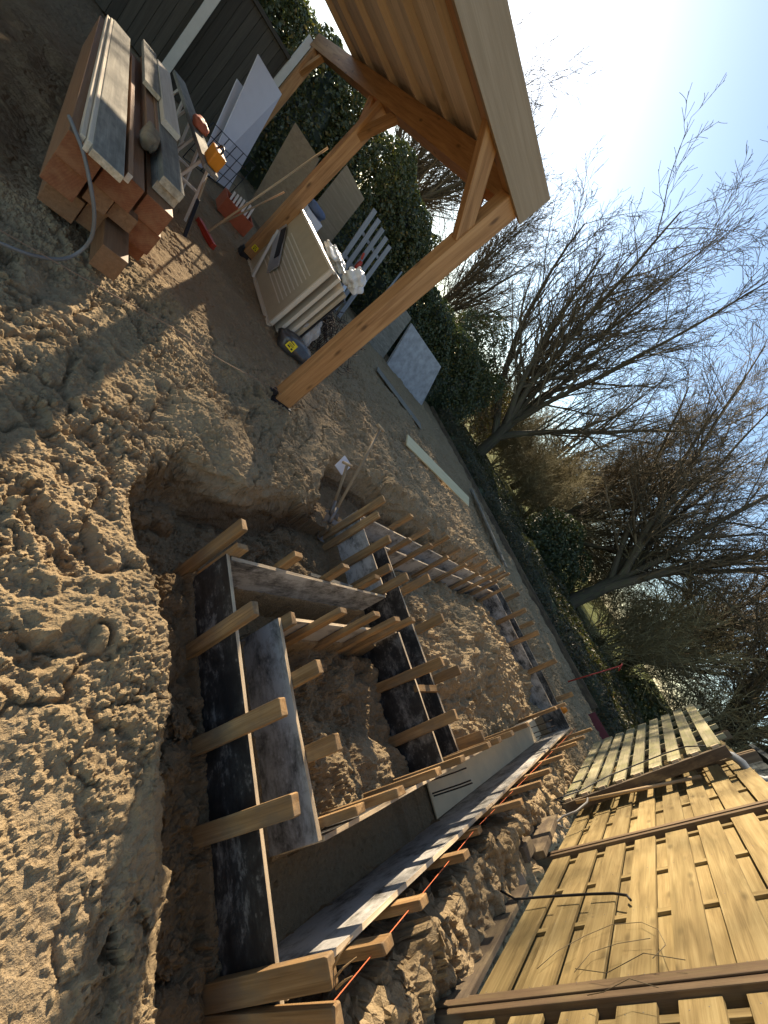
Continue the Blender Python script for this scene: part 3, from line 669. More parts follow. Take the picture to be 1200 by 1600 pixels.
# leaning weathered slatted panel
lp = thing('slatted_panel', 'weathered mossy slatted wooden panel propped in front of the fence', 'panel', (5.4, -.75, 0))
def LPt(s, z, off=0):       # s along, z up, off towards the viewer side
    return Vector((5.40+s*.9986, -.80+s*.055+z*.055+off, .02+z+s*.03))
mb = MB()
for k in range(9):
    z = .05+k*.193; a = LPt(0, z+.06); b = LPt(3.1, z+.06); mb.bar(a, b, .022, .125, (0, 0, 1))
for k in range(9): mb.bar(LPt(-.012, .10+k*.193-.02, .0), LPt(-.012, .10+k*.193+.05, .0), .04, .028, (0, 1, 0), mi=1)
mb.build('slats', ['mossy', 'edgeply'], lp, .003)
for s in (.5, 1.1, 1.7, 2.3, 2.9):
    mb = MB(); mb.bar(LPt(s, 0, -.036), LPt(s, 1.80, -.036), .04, .045, (0, 1, 0)); mb.build('back_batten', 'mossy', lp, .003)
mb = MB(); mb.bar(LPt(-.03, -.02, -.055), LPt(-.03, 1.74, -.055), .075, .09, (0, 1, 0)); mb.build('end_stile', 'darkplank', lp, .004)
# pole & pipe & cable by the panel
mb = MB(); mb.tube([(5.2, -.80, .25), (5.32, -.865, 1.05), (5.42, -.90, 1.42)], .016, 8); tag(mb.build('thin_pole', 'handle'), 'thin pale pole leaning beside the end of the mossy slatted panel', 'pole')
mb = MB(); P0 = [(5.62, -.78, 1.60), (5.58, -.80, 1.70), (5.55, -.84, 1.77), (5.50, -.90, 1.80), (5.48, -.98, 1.80), (5.47, -1.03, 1.83), (5.46, -1.06, 1.88), (5.46, -1.07, 1.98)]
mb.tube(P0, .038, 12); o = mb.build('drain_pipe', 'pvc'); tag(o, 'bent grey drain pipe at the top corner of the slatted panel', 'pipe')
k = MB(); k.tube([(5.46, -1.07, 1.95), (5.46, -1.072, 2.02)], .046, 12); k.build('pipe_socket', 'pvc', o)
mb = MB(); mb.tube([(4.85, -.72, .22), (4.95, -.70, .12), (5.2, -.72, .35), (5.42, -.70, .62), (5.55, -.69, .95), (5.6, -.675, 1.25), (5.58, -.67, 1.45), (5.5, -.70, 1.62), (5.48, -.78, 1.68)], .006, 8); tag(mb.build('black_cable', 'black'), 'black cable looping across the mossy slatted panel up to the grey pipe', 'cable')
mb = MB(); mb.tube([(4.62, -.86, .18), (4.66, -.82, .12), (4.72, -.80, .20), (4.78, -.80, .32), (4.92, -.78, .42), (5.1, -.78, .40)], .009, 8); tag(mb.build('grey_cable', 'hose'), 'loose grey cable hanging at the low corner of the slatted panel', 'cable')

# black shed behind the fence
sh = thing('black_shed', 'black stained board shed behind the fence at the right edge', 'shed', (10.5, -3.2, 0))
mb = MB()
for k in range(14): mb.bar((7.6, -2.05-(k % 2)*.01, .09+k*.175), (13.5, -2.05-(k % 2)*.01, .09+k*.175), .03, .17)
mb.build('wall', 'blackwood', sh, .004)
mb = MB(); mb.span(7.5, 13.7, -4.6, -1.95, 2.51, 2.60, 0); mb.build('roof', 'blackwood', sh, .004)
mb = MB(); mb.span(7.6, 7.64, -4.4, -2.07, 0, 2.5, 2); mb.build('end_wall', 'blackwood', sh)

# ------------------------------------------------------------------ timber stack under the canopy
TIM = [(.05, .21, .27, .445, 3.20, 3.4, 'reddish beam with a knotty end, leftmost of the timber stack'), (.05, .22, .447, .60, 3.15, 3.45, 'reddish beam on top of the leftmost one in the timber stack'),
 (.24, .44, .415, .595, 3.30, 3.3, 'thick beam with red sealed end under the dusty boards in mid stack'), (.235, .36, .29, .412, 3.32, 3.3, 'small square beam end between the leftmost beams and the thick red one'),
 (.48, .66, .37, .54, 3.50, 3.2, 'thick red ended beam on the right of the stack under the sunlit board'), (.37, .515, .275, .385, 3.40, 3.3, 'middle beam with pale end, third row of the stack'),
 (.52, .68, .19, .365, 3.52, 3.2, 'red ended beam low on the right of the stack'), (.40, .55, .075, .24, 3.08, 3.5, 'beam that sticks out farthest at the foot of the stack'),
 (.09, .27, .08, .25, 3.38, 3.2, 'weathered beam at the lower left of the stack'), (.28, .39, .09, .27, 3.45, 3.2, 'beam in shadow between the two lowest beams of the stack'),
 (.57, .70, .03, .18, 3.72, 3.0, 'lowest beam on the right side of the stack, half in the sand')]
def timber(x0, x1, z0, z1, yf, L, label, m=None, name='timber_beam', cat='beam', sk=-.045):
    m = m or (('beamred', 'beamred') if any(q in label for q in ('small square', 'pale end', 'sticks out', 'weathered', 'in shadow')) else ('beamred', 'endred'))
    mb = MB(); x = (x0+x1)/2; z = (z0+z1)/2; a = Vector((x, yf, z)); b = Vector((x+sk*L, yf+L, z))
    ax = ax3(b-a); mb.box((a+b)/2, (L, x1-x0, z1-z0), ax, [1, 1, 0, 0, 0, 0])
    return tag(mb.build(name, m, bev=.004), label, cat, 'timbers stacked under the canopy')
for t_ in TIM: timber(*t_)
PLK = [(.145, .30, .622, .665, 2.98, 3.7, 'wide dusty grey board lying on top of the stack with a broken sunlit front end', ('greyboard', 'edgeply')), (.12, .145, .60, .66, 3.05, 3.6, 'narrow pale plank on edge at the left of the wide dusty board', ('pale', 'pale')),
 (.09, .115, .602, .64, 3.12, 3.6, 'thin pale lath beside the narrow plank on the left of the stack', ('pale', 'pale')), (.315, .345, .60, .655, 3.15, 3.0, 'thin plank at the right of the wide dusty board', ('beamred', 'pale')),
 (.50, .65, .625, .685, 3.58, 3.0, 'thick dusty board with sunlit front end on the right of the stack', ('greyboard', 'edgeply')), (.50, .66, .545, .615, 3.66, 3.0, 'board under the thick sunlit one on the right of the stack', ('greyboard', 'edgeply')),
 (.37, .44, .60, .67, 4.4, 2.4, 'narrow reddish beam behind the grey bag', ('beamred', 'pale')), (.445, .495, .55, .68, 4.3, 2.6, 'upright brown plank beside the narrow reddish beam', ('beamred', 'pale')),
 (.29, .43, .69, .73, 5.3, 1.7, 'short dusty timber lying high at the far end of the stack', ('greyboard', 'edgeply')), (.46, .60, .69, .74, 4.7, 2.1, 'pale timber at the far right of the stack top', ('pale', 'pale'))]
for p in PLK: timber(*p[:7], p[7], 'timber_plank', 'plank')
# soft grey bag on the stack
def bagshape(c, sx, sy, sz, seed, name, m, label, cat, parent=None, nu=14, nv=22):
    rr = random.Random(seed); ph = [rr.uniform(0, 6) for _ in range(9)]; mb = MB()
    def fn(a, b):
        th = a*math.pi; p = b*2*math.pi; s_ = math.sin(th)
        k = 1+.10*math.sin(3*p+ph[0])*s_+.09*math.sin(4*th+2*p+ph[1])*s_+.06*math.sin(9*p+ph[2]+3*th)*s_+.05*math.sin(7*th+ph[3]-5*p)*s_
        ex = lambda q: math.copysign(abs(q)**.75, q)
        return (c[0]+sx*k*ex(math.cos(p))*s_**.8, c[1]+sy*k*ex(math.sin(p))*s_**.8, c[2]+sz*(1+ex(math.cos(th))*k))
    mb.grid(fn, nu, nv); o = mb.build(name, m, parent)
    return tag(o, label, cat) if parent is None else o
bagshape((.40, 4.12, .60), .055, .16, .07, 4, 'tool_bag', 'dirtyboard', 'slumped brown grey bag lying in the middle of the timber stack', 'bag')
mb = MB(); mb.tube([(.05, 2.73, .05), (.17, 2.82, .05), (.29, 3.02, .06), (.345, 3.25, .09), (.35, 3.45, .20), (.30, 3.36, .42), (.235, 3.18, .58), (.14, 3.10, .66), (.05, 3.08, .64)], .011, 8)
# the grey hose hangs in front of the beam ends
mb = MB(); HP = [(-.35, 2.58, .03), (-.1, 2.66, .03), (.05, 2.73, .04), (.17, 2.80, .05), (.28, 2.94, .06), (.335, 3.04, .12), (.34, 3.05, .24), (.29, 3.02, .38), (.21, 3.02, .50), (.13, 3.06, .59), (.07, 3.12, .625), (.03, 3.25, .62)]
def smooth_pts(P, n=6):
    P = [Vector(p) for p in P]; out = []
    for i in range(len(P)-1):
        p0, p1_, p2_, p3_ = P[max(i-1, 0)], P[i], P[i+1], P[min(i+2, len(P)-1)]
        for k in range(n):
            t = k/n; out.append(.5*((2*p1_)+(p2_-p0)*t+(2*p0-5*p1_+4*p2_-p3_)*t*t+(3*p1_-p0-3*p2_+p3_)*t**3))
    return out+[P[-1]]
mb.tube(smooth_pts(HP), .010, 8); tag(mb.build('grey_hose', 'hose'), 'grey hose curving over the sand and up across the timber stack', 'hose')

# trestle, orange tool case, small stuff
tr = thing('trestle', 'low trestle of dusty plank on thin white legs beside the timber stack', 'trestle', (.9, 6.6, 0))
mb = MB(); mb.bar((1.03, 5.45, .60), (.70, 8.3, .62), .16, .045); mb.build('plank', 'greyboard', tr, .003)
for (x, y) in ((1.0, 5.7), (.93, 6.3), (.84, 7.1), (.76, 7.8)):
    for s in (-1, 1):
        mb = MB(); mb.bar((x+s*.04, y, .58), (x+s*.16, y+random.uniform(-.1, .1), -.02), .03, .025); mb.build('leg', 'postwhite', tr, .002)
    mb = MB(); mb.bar((x-.15, y+.02, .28), (x+.12, y+.03, .30), .03, .025); mb.build('crossbar', 'postwhite', tr, .002)
ob = thing('tool_case', 'small orange tool case with yellow label on the near end of the trestle', 'tool case', (1.0, 5.62, .62))
mb = MB(); mb.bar((1.03, 5.50, .705), (1.0, 5.74, .705), .12, .16); mb.build('case_body', 'orange', ob, .015)
mb = MB(); mb.tube(smooth_pts([(1.02, 5.54, .785), (1.02, 5.57, .83), (1.01, 5.67, .83), (1.0, 5.70, .785)], 4), .010, 8); mb.build('handle', 'black', ob)
sticker(ob, (1.092, 5.62, .72), (-.12, .99, 0), (0, 0, 1), (.99, .12, 0), .09, .07)
bagshape((.90, 6.55, .622), .085, .14, .06, 9, 'brown_bundle', 'brick', 'rust brown bundle lying on the middle of the trestle plank', 'bundle')
# broom
bm = thing('broom', 'red headed broom leaning against the second pergola post', 'broom', (1.42, 5.8, 0))
gb = gz(1.42, 5.8)
mb = MB(); mb.bar((1.32, 6.0, gb+.045), (1.50, 5.60, gb+.045), .055, .05); mb.build('broom_head', 'red', bm, .006)
mb = MB(); mb.bar((1.32, 6.0, gb+.012), (1.50, 5.60, gb+.012), .065, .025); mb.build('bristles', 'red', bm, .004)
mb = MB(); mb.tube([(1.42, 5.82, gb+.06), (1.99, 6.62, 1.72)], .013, 8); mb.build('handle', 'handle', bm)
mb = MB(); mb.tube([(1.62, 6.5, .02), (2.0, 6.75, .95)], .011, 8); tag(mb.build('thin_stick', 'handle'), 'thin pale stick leaning behind the broom handle', 'stick')
# dark steel bar standing in the sand
mb = MB(); mb.bar((1.12, 5.05, .0), (1.10, 5.50, .30), .035, .02); mb.bar((1.10, 5.50, .30), (1.08, 5.75, .48), .022, .018, mi=1); tag(mb.build('pry_bar', ['black', 'handle'], bev=.003), 'dark flat bar with pale end lying up against the trestle', 'bar')
# crate
cr = thing('red_crate', 'terracotta red plastic crate with wooden laths in it, under the canopy', 'crate', (1.95, 7.4, 0))
mb = MB(); x0, x1, y0, y1, z1 = 1.66, 2.12, 7.15, 7.55, .26; zb = gz(1.9, 7.35)
mb.span(x0, x1, y0, y1, zb, zb+.02); mb.span(x0, x1, y0, y0+.015, zb+.02, z1); mb.span(x0, x1, y1-.015, y1, zb+.02, z1); mb.span(x0, x0+.015, y0+.016, y1-.016, zb+.02, z1); mb.span(x1-.015, x1, y0+.016, y1-.016, zb+.02, z1)
mb.build('crate_shell', 'brick', cr, .004)
for i in range(7):
    mb = MB(); x = 1.72+.05*i; mb.bar((x, 7.2, .17), (x+.08, 7.62, .30+.01*i), .03, .018); tag(mb.build('wood_lath', 'pale', bev=.002), 'pale wooden lath lying in the red crate', 'lath', 'laths in the red crate')
# black wire grid leaning
wg = MB(); 
for i in range(7):
    a = Vector((1.15+.15*i, 7.9+.16*i, .02)); wg.tube([a, a+Vector((.05, .12, .62))], .006, 6)
for k in range(5):
    q = k/4; a = Vector((1.15, 7.9, .02))+Vector((.05, .12, .62))*q; wg.tube([a, a+Vector((.9, .96, 0))], .006, 6)
tag(wg.build('wire_mesh_panel', 'black'), 'black welded wire mesh standing before the white sheets', 'wire mesh')
# white sheets
def sheet(corners, th, name, m, label, cat):
    mb = MB(); a = [Vector(c) for c in corners]; n = (a[1]-a[0]).cross(a[3]-a[0]).normalized(); mb.prism(a, n*th)
    return tag(mb.build(name, m, bev=.002), label, cat)
sheet([(1.52, 8.35, .02), (2.02, 8.98, .02), (1.83, 9.33, 1.62), (1.28, 9.05, 1.64)], .012, 'white_sheet', 'white', 'large white board leaning on the third pergola post, frontmost of the two', 'board')
sheet([(1.40, 8.32, .02), (1.86, 8.95, .02), (1.72, 9.4, 1.20), (1.25, 8.98, 1.2)], .010, 'white_sheet', 'white', 'white board slipped lower behind the large white one', 'board')
sheet([(2.45, 9.1, .02), (3.0, 8.6, .02), (2.75, 9.05, 1.56), (2.25, 9.45, 1.56)], .03, 'grey_board', 'dirtyboard', 'brownish grey wooden sheet leaning between the second and third pergola posts', 'board')

# dark shed at the back left
ds = thing('clad_shed', 'dark timber clad shed with white posts behind the timber stack', 'shed', (-1.5, 12, 0))
mb = MB(); x = -6.0
while x < 2.05: mb.span(x, x+.145, 11.28, 11.305+random.uniform(0, .006), 0, 2.06, 2); x += .15
mb.build('wall', 'shedwood', ds, .004)
for x in (.75, -1.9, -4.5):
    mb = MB(); mb.span(x-.075, x+.075, 11.20, 11.275, 0, 2.55, 2); mb.build('post', 'postwhite', ds, .004)
mb = MB(); mb.span(1.98, 2.10, 11.18, 11.275, 0, 2.6, 2); mb.build('post', 'postwhite', ds, .004)
mb = MB(); mb.span(-6, 2.05, 11.22, 11.36, 2.064, 2.13, 0); mb.build('wall_cap', 'shedwood', ds, .004)
mb = MB(); mb.span(-6, 1.95, 11.31, 11.40, 0, 2.06, 0); mb.build('back_wall', 'shedwood', ds)

# ------------------------------------------------------------------ door leaves and scrap under the second post
ds2 = thing('panel_door', 'beige panelled door leaf with grooves standing on its long edge behind the second post', 'door', (2.3, 5.5, 0))
def DP(s, z, off=0): return Vector((2.235-.05*s+off+z*.05, 4.82+s, .03+z))     # s 0..1.75 along +Y
mb = MB(); mb.prism([DP(0, 0), DP(0, .97), DP(1.75, .97), DP(1.75, 0)], (.04, 0, 0)); mb.build('door_leaf', 'beige', ds2, .003)
mb = MB()
for i in range(9): z = .22+i*.062; mb.bar(DP(.22, z, -.004), DP(1.35, z, -.004), .006, .016)
mb.build('grooves', 'cream', ds2, .002)
mb = MB(); mb.bar(DP(-.02, -.01, -.012), DP(1.76, -.01, -.012), .05, .04); mb.bar(DP(-.02, .985, .01), DP(1.76, .985, .01), .07, .03); mb.bar(DP(-.018, .02, -.01), DP(-.018, .97, -.01), .05, .035, (0, 1, 0)); mb.build('door_edge_strip', 'cream', ds2, .003)
mb = MB(); mb.bar(DP(.9, .30, -.03), DP(1.6, .62, -.03), .02, .22); mb.build('vent_grille', 'alu', ds2, .003)
mb = MB(); mb.bar(DP(1.05, .42, -.045), DP(1.5, .66, -.045), .01, .10); mb.build('grille_opening', 'black', ds2)
for i, (dx, m, z1, lab) in enumerate(((.10, 'cream', .99, 'cream frame board standing on edge right behind the beige door'), (.20, 'cream', .96, 'second cream frame board with screw holes behind the beige door'), (.27, 'beige', .93, 'narrow beige board at the back of the door stack'), (.32, 'black', .88, 'black strip standing at the very back of the door stack'))):
    mb = MB(); mb.prism([DP(-.03-.02*i, 0, dx), DP(-.03-.02*i+.04, z1, dx+.02), DP(1.6, z1, dx), DP(1.6, 0, dx)], (.045 if m != 'black' else .015, 0, 0)); tag(mb.build('frame_board', m, bev=.003), lab, 'board')
for i in range(3):
    mb = MB(); mb.bar((2.13+.02*i, 5.9+.1*i, .02), (2.10+.03*i, 6.25+.12*i, .55+.06*i), .03, .02); tag(mb.build('white_strip', 'postwhite', bev=.002), ['short white strip leaning on the door beside the second post', 'middle white strip leaning between door and second post', 'longest white strip leaning between door and second post'][i], 'strip')
# crumpled white bag on top
def crumple(c, sx, sy, sz, seed, name, m, label, cat):
    rr = random.Random(seed); ph = [rr.uniform(0, 6.28) for _ in range(12)]; mb = MB()
    def fn(a, b):
        th = a*math.pi; p = b*2*math.pi; s_ = math.sin(th)
        k = 1+s_*(.30*math.sin(2*p+ph[0]+th)+.22*math.sin(5*p+ph[1]+2*th)+.14*math.sin(9*p+4*th+ph[2])+.12*math.sin(7*th-3*p+ph[3]))
        return (c[0]+sx*k*math.cos(p)*s_, c[1]+sy*k*math.sin(p)*s_, c[2]+sz*(1+k*math.cos(th)))
    mb.grid(fn, 30, 40, smooth=False); return tag(mb.build(name, m), label, cat)
crumple((2.50, 5.45, 1.01), .10, .40, .07, 2, 'plastic_bag', 'bagwhite', 'crumpled white plastic bag on top of the door stack', 'plastic bag')
crumple((2.72, 5.15, 1.0), .13, .17, .13, 6, 'plastic_bag', 'bagwhite', 'torn white plastic tuft sticking up at the end of the door stack', 'plastic bag')
crumple((2.62, 4.85, .05), .10, .14, .22, 8, 'clear_foil', 'clearfoil', 'crumpled clear foil sheet hanging over the dark wrapped bag', 'foil')
db = bagshape((2.52, 4.60, -.02), .24, .17, .12, 11, 'wrapped_sack', 'darkfoil', 'dark foil wrapped sack with a yellow label on the sand before the doors', 'sack')
sticker(db, (2.41, 4.43, .14), (.86, -.5, 0), (.25, .42, .87), (-.42, -.75, .5), .11, .11)
# rebar cages
cg = MB()
for i in range(4):
    for (dy, dz) in ((0, 0), (.14, 0), (.14, .14), (0, .14)):
        x = 2.75+.02*i; a = Vector((2.78+.14*i, 5.05+.05*i+dy, .10+dz+.11*(i % 3))); cg.tube([a, a+Vector((.42, 1.5, .05))], .007, 6)
    for k in range(9):
        q = k/8; b = Vector((2.78+.14*i+.42*q, 5.05+.05*i+1.5*q, .10+.11*(i % 3)+.05*q))
        cg.tube([b, b+Vector((0, .14, 0)), b+Vector((0, .14, .14)), b+Vector((0, 0, .14)), b], .005, 5, caps=False)
for i in range(120):
    p = Vector((2.95+random.uniform(-.2, .75), 5.5+random.uniform(-.6, .7), random.uniform(.04, .62))); a = random.uniform(0, 6.28); r = random.uniform(.06, .12)
    cg.tube([p+Vector((math.cos(a+t)*r, math.sin(a+t)*r, .5*r*math.sin(2*t+a))) for t in (0, 1, 2, 3, 4, 5)], .0045, 5)
tag(cg.build('rebar_heap', 'rust'), 'tangled heap of rusty rebar cages and loops between door stack and front post', 'rebar heap')

# grey slatted panel standing at the hedge
gp = thing('grey_slat_panel', 'silvered panel of five upright slats standing against the hedge', 'panel', (4.7, 9, 0))
for k in range(5):
    s = k/4; a = Vector((4.42+.72*s, 9.0-.02*s, -.02)); b = Vector((4.05+.75*s, 9.12, 1.94-.03*k)); mb = MB(); mb.bar(a, b, .10, .03, (0, 1, 0)); mb.build('slat', 'greywood', gp, .004)
for z in (.35, .95, 1.5):
    q = z/1.94; mb = MB(); mb.bar((4.38-.36*q, 9.05+.12*q, z), (5.2-.34*q, 9.03+.12*q, z-.03), .03, .06); mb.build('crossrail', 'greywood', gp, .004)
mb = MB(); mb.tube([(5.75, 9.0, -.02), (5.45, 9.15, 1.75)], .022, 10); tag(mb.build('grey_tube', 'pvc'), 'slim grey tube leaning on the hedge right of the slatted panel', 'tube')
# levelling tool in front of the grey panel
tl = thing('levelling_tripod', 'folded aluminium tripod with orange red head leaning on the silvered panel', 'tripod', (4.6, 8.8, 0))
for d in (-.05, 0, .05):
    mb = MB(); mb.tube([(4.72+d, 8.66, 0), (4.55+d*.3, 8.92, .98)], .018, 8); mb.build('leg', 'alu', tl)
mb = MB(); mb.tube([(4.55, 8.92, .97), (4.545, 8.93, 1.03), (4.54, 8.935, 1.10), (4.53, 8.94, 1.16)], [.05, .055, .05, .035], 10); mb.build('head', 'red', tl)
mb = MB(); mb.bar((4.50, 8.945, 1.18), (4.45, 8.97, 1.30), .08, .05); mb.build('clamp', 'red', tl, .01)
# items at hedge left: wooden plank panel, blue cloth, white box
sheet([(3.55, 9.9, .0), (4.3, 9.85, .0), (4.2, 10.2, 1.9), (3.5, 10.2, 1.95)], .03, 'plank_panel', 'dirtyboard', 'brown plank panel leaning at the hedge behind the door stack', 'panel')
mb = MB(); mb.span(2.9, 3.25, 8.3, 8.7, .4, .98); mb.span(2.95, 3.2, 8.35, 8.65, 0, .399); tag(mb.build('white_cabinet', 'white', bev=.01), 'small white cabinet standing behind the door stack', 'cabinet')
bagshape((3.05, 8.45, .975), .18, .16, .08, 21, 'blue_cloth', 'blue', 'slate blue cloth heaped on the small white cabinet', 'cloth')

# concrete slabs at the corner
sheet([(7.75, 9.85, -.03), (10.05, 9.88, -.03), (9.55, 10.3, 1.22), (7.5, 10.28, 1.23)], .08, 'concrete_slab', 'concrete', 'large pale grey slab leaning on the hedge in the far corner', 'slab')
sheet([(6.2, 9.8, -.03), (7.55, 9.95, -.03), (7.4, 10.35, 1.30), (6.2, 10.3, 1.30)], .08, 'concrete_slab', 'greyboard', 'darker brown grey slab left of the large pale one', 'slab')
mb = MB(); mb.bar((5.75, 5.10, .10), (8.6, 4.78, .14), .25, .03, (0, -.4, .9)); o = tag(mb.build('long_board', 'freshply', bev=.003), 'long pale board lying on the sandy bank above the pit', 'board')
for i, (a, b) in enumerate((((10.4, 6.1, .06), (9.35, 3.3, .10)), ((10.25, 6.0, .13), (9.2, 3.45, .15)), ((10.55, 5.9, .05), (9.6, 3.2, .06)))):
    mb = MB(); mb.bar(a, b, .12, .04); tag(mb.build('loose_plank', 'greyboard', bev=.003), ['middle plank of the three lying by the far edge of the plot', 'raised plank on top of the three by the far edge', 'farthest plank of the three lying by the far edge'][i], 'plank')
mb = MB(); mb.bar((6.4, 8.2, .02), (8.0, 7.2, .04), .5, .02); tag(mb.build('grey_ground_sheet', 'greyboard', bev=.003), 'flat grey board lying on the sand before the slabs', 'board')
# edging along the far end of the plot
mb = MB(); mb.bar((11.65, 11.0, .03), (11.45, -.2, .03), .06, .22); tag(mb.build('edge_beam', 'darkplank', bev=.005), 'long brown edging beam along the far end of the plot', 'edging')
mb = MB(); mb.bar((10.66, -.25, .0), (10.6, -.75, .02), .03, .26); tag(mb.build('maroon_sheet', 'maroon', bev=.003), 'low maroon sheet standing at the far right corner of the plot', 'sheet')
mb = MB(); mb.tube([(10.1, .46, -.05), (10.5, .39, 1.13)], .014, 8); mb.tube([(10.48, .32, 1.02), (10.53, .42, 1.16)], .016, 8); tag(mb.build('red_pole', 'red'), 'thin red marker pole standing tilted at the far end of the plot', 'pole')
# spades
def spade(name, blade, tip_dir, top, label, L=.26, w_=.19):
    s = thing(name, label, 'spade', tuple(blade)); b = Vector(blade); t = Vector(top); d = (t-b).normalized(); ax = ax3(d, tip_dir)
    mb = MB()
    mb.grid(lambda a, q: b+d*(a*L)+ax[1]*((q-.5)*w_*(1-.35*(1-a)**3))+ax[2]*(.035*(2*(q-.5))**2), 8, 8)
    mb.grid(lambda a, q: b+d*(a*L)+ax[1]*((q-.5)*w_*(1-.35*(1-a)**3))+ax[2]*(.035*(2*(q-.5))**2-.003), 8, 8)
    mb.build('blade', 'steel', s)
    m2 = MB(); m2.tube([b+d*(L*.75), b+d*(L+.12)], [.024, .019], 10); m2.build('socket', 'steel', s)
    m3 = MB(); m3.tube([b+d*(L+.10), b.lerp(t, .6)+ax[2]*.01, t-d*.02], [.016, .016, .017], 10); m3.build('shaft', 'handle', s)
    m4 = MB(); m4.tube([t-ax[1]*.06, t+ax[1]*.06], .015, 8); m4.build('grip', 'handle', s)
spade('spade', (2.74, 2.02, -.36), (-.3, -.9, .3), (3.08, 3.10, .56), 'long handled spade leaning in the left corner of the pit')
spade('spade', (2.86, 2.16, -.36), (-.3, -.9, .3), (2.84, 2.72, .14), 'short spade leaning next to the long one in the pit corner', .22, .16)
sheet([(2.78, 2.76, .02), (2.90, 2.70, .0), (2.96, 2.78, .12), (2.84, 2.85, .14)], .012, 'white_card', 'white', 'small white card standing on the rim behind the spades', 'card')
mb = MB(); mb.tube(smooth_pts([(-.4, 2.7, .06), (.43, 2.84, .10), (.9, 2.87, .16), (1.28, 2.87, .18), (1.92, 3.18, .12), (2.02, 3.2, .10)], 5), .0025, 5); tag(mb.build('string_line', 'string'), 'thin faded string line running across the sand to the front pergola post', 'string line')

# ------------------------------------------------------------------ vegetation
def leafmesh(name, P, N, size, mats, loc=(0, 0, 0), asp=.6):
    n = len(P); N = N/np.linalg.norm(N, axis=1, keepdims=True)
    t = rng.normal(size=(n, 3)); t -= N*(t*N).sum(1, keepdims=True); t /= np.linalg.norm(t, axis=1, keepdims=True); b = np.cross(N, t)
    s = (size*rng.uniform(.6, 1.4, n))[:, None]
    V = np.stack([P-t*s, P-b*s*asp+N*s*.15, P+t*s, P+b*s*asp+N*s*.15], 1).reshape(-1, 3)
    F = np.arange(4*n).reshape(n, 4); rnd = np.repeat(rng.random(n), 4)
    return nmesh(name, V, F, lc=V, rnd=rnd, mats=mats, loc=loc)
def lumps(P, f, s): return fbm(P[:, 0]*1.0+P[:, 2]*.7, P[:, 1]-P[:, 2]*.9, f, 3, s)
def hedge(name, path, hgt, thick, nleaf, size, mats, label, cat, core='conifer', seed=0, group=None):
    path = [Vector(p) for p in path]; segs = list(zip(path[:-1], path[1:])); Ls = [(b-a).length for a, b in segs]; T = sum(Ls)
    cum = np.concatenate([[0], np.cumsum(Ls)])
    s = rng.uniform(0, T, nleaf); k = np.clip(np.searchsorted(cum, s)-1, 0, len(Ls)-1)
    A = np.array([a for a, b in segs])[k]; B = np.array([b for a, b in segs])[k]; q = ((s-cum[k])/np.array(Ls)[k])[:, None]
    base = A+(B-A)*q; d = (B-A)/np.linalg.norm(B-A, axis=1, keepdims=True); nrm = np.stack([-d[:, 1], d[:, 0], d[:, 2]*0], 1)
    # superellipse shell around the spine
    ph = rng.uniform(0, math.pi, nleaf); cx = np.sign(np.cos(ph))*np.abs(np.cos(ph))**.6; sz = np.sin(ph)**.55
    H = hgt*(1+.22*fbm(s, s*0, .45, 3, seed)+.16*fbm(s, s*0+3, 1.6, 3, seed+1))
    depth = 1-.30*rng.random(nleaf)**2.2
    P = base+nrm*(cx*thick/2*depth)[:, None]; P[:, 2] += H*sz*depth
    bulge = lumps(P, .9, seed+5)+.6*lumps(P, 2.6, seed+9)
    out = nrm*cx[:, None]; out[:, 2] += sz*.8
    P += out*(bulge*.55)[:, None]
    keep = rng.random(nleaf) < np.clip(.75+1.6*lumps(P, 2.2, seed+13), .15, 1)
    P = P[keep]; out = out[keep]
    N = out+rng.normal(size=P.shape)*.7; N[:, 2] += .3
    o = link(name, leafmesh(name, P, N, size, mats, loc=tuple(path[0])), tuple(path[0]))
    tag(o, label, cat, group)
    cb = MB(); nu = max(6, int(T/.35))
    def cf(a, b):
        ss = a*T; i = min(int(np.searchsorted(cum, ss, side='right'))-1, len(Ls)-1); i = max(i, 0)
        p = segs[i][0].lerp(segs[i][1], (ss-cum[i])/Ls[i]); dd = (segs[i][1]-segs[i][0]).normalized(); nn = Vector((-dd.y, dd.x, 0)); an = b*math.pi
        k = .66+.2*math.sin(ss*2.3+b*4)+.1*math.sin(ss*5.1-b*7)
        hh = hgt*(1+.22*float(fbm(np.array([ss]), np.array([0.]), .45, 3, seed)[0]))
        return p+nn*(math.cos(an)*thick/2*k)+Vector((0, 0, hh*math.sin(an)**.6*min(k+.1, .92)))
    cb.grid(cf, nu, 14); cb.build('core_hull', core, o)  # solid dark hull added inside the leaf shell so the hedge stays opaque
    return o
hedge('laurel_hedge', [(-8, 13.0, 0), (1.0, 12.8, 0)], 3.65, 1.7, 50000, .045, ['laurel'], 'tall glossy evergreen hedge rising behind the dark clad shed', 'hedge', seed=200)
hedge('laurel_hedge', [(.8, 12.75, 0), (4.5, 12.2, 0), (7.5, 12.2, 0)], 3.15, 1.9, 75000, .045, ['laurel'], 'glossy evergreen hedge seen between the pergola posts', 'hedge', seed=210)
hedge('ivy_hedge', [(7.2, 12.3, 0), (9.5, 12.2, 0), (11.6, 12.0, 0), (13.2, 11.2, 0)], 2.7, 2.1, 50000, .05, ['ivy'], 'dark shaggy evergreen hedge behind the pale slab in the corner', 'hedge', seed=300)
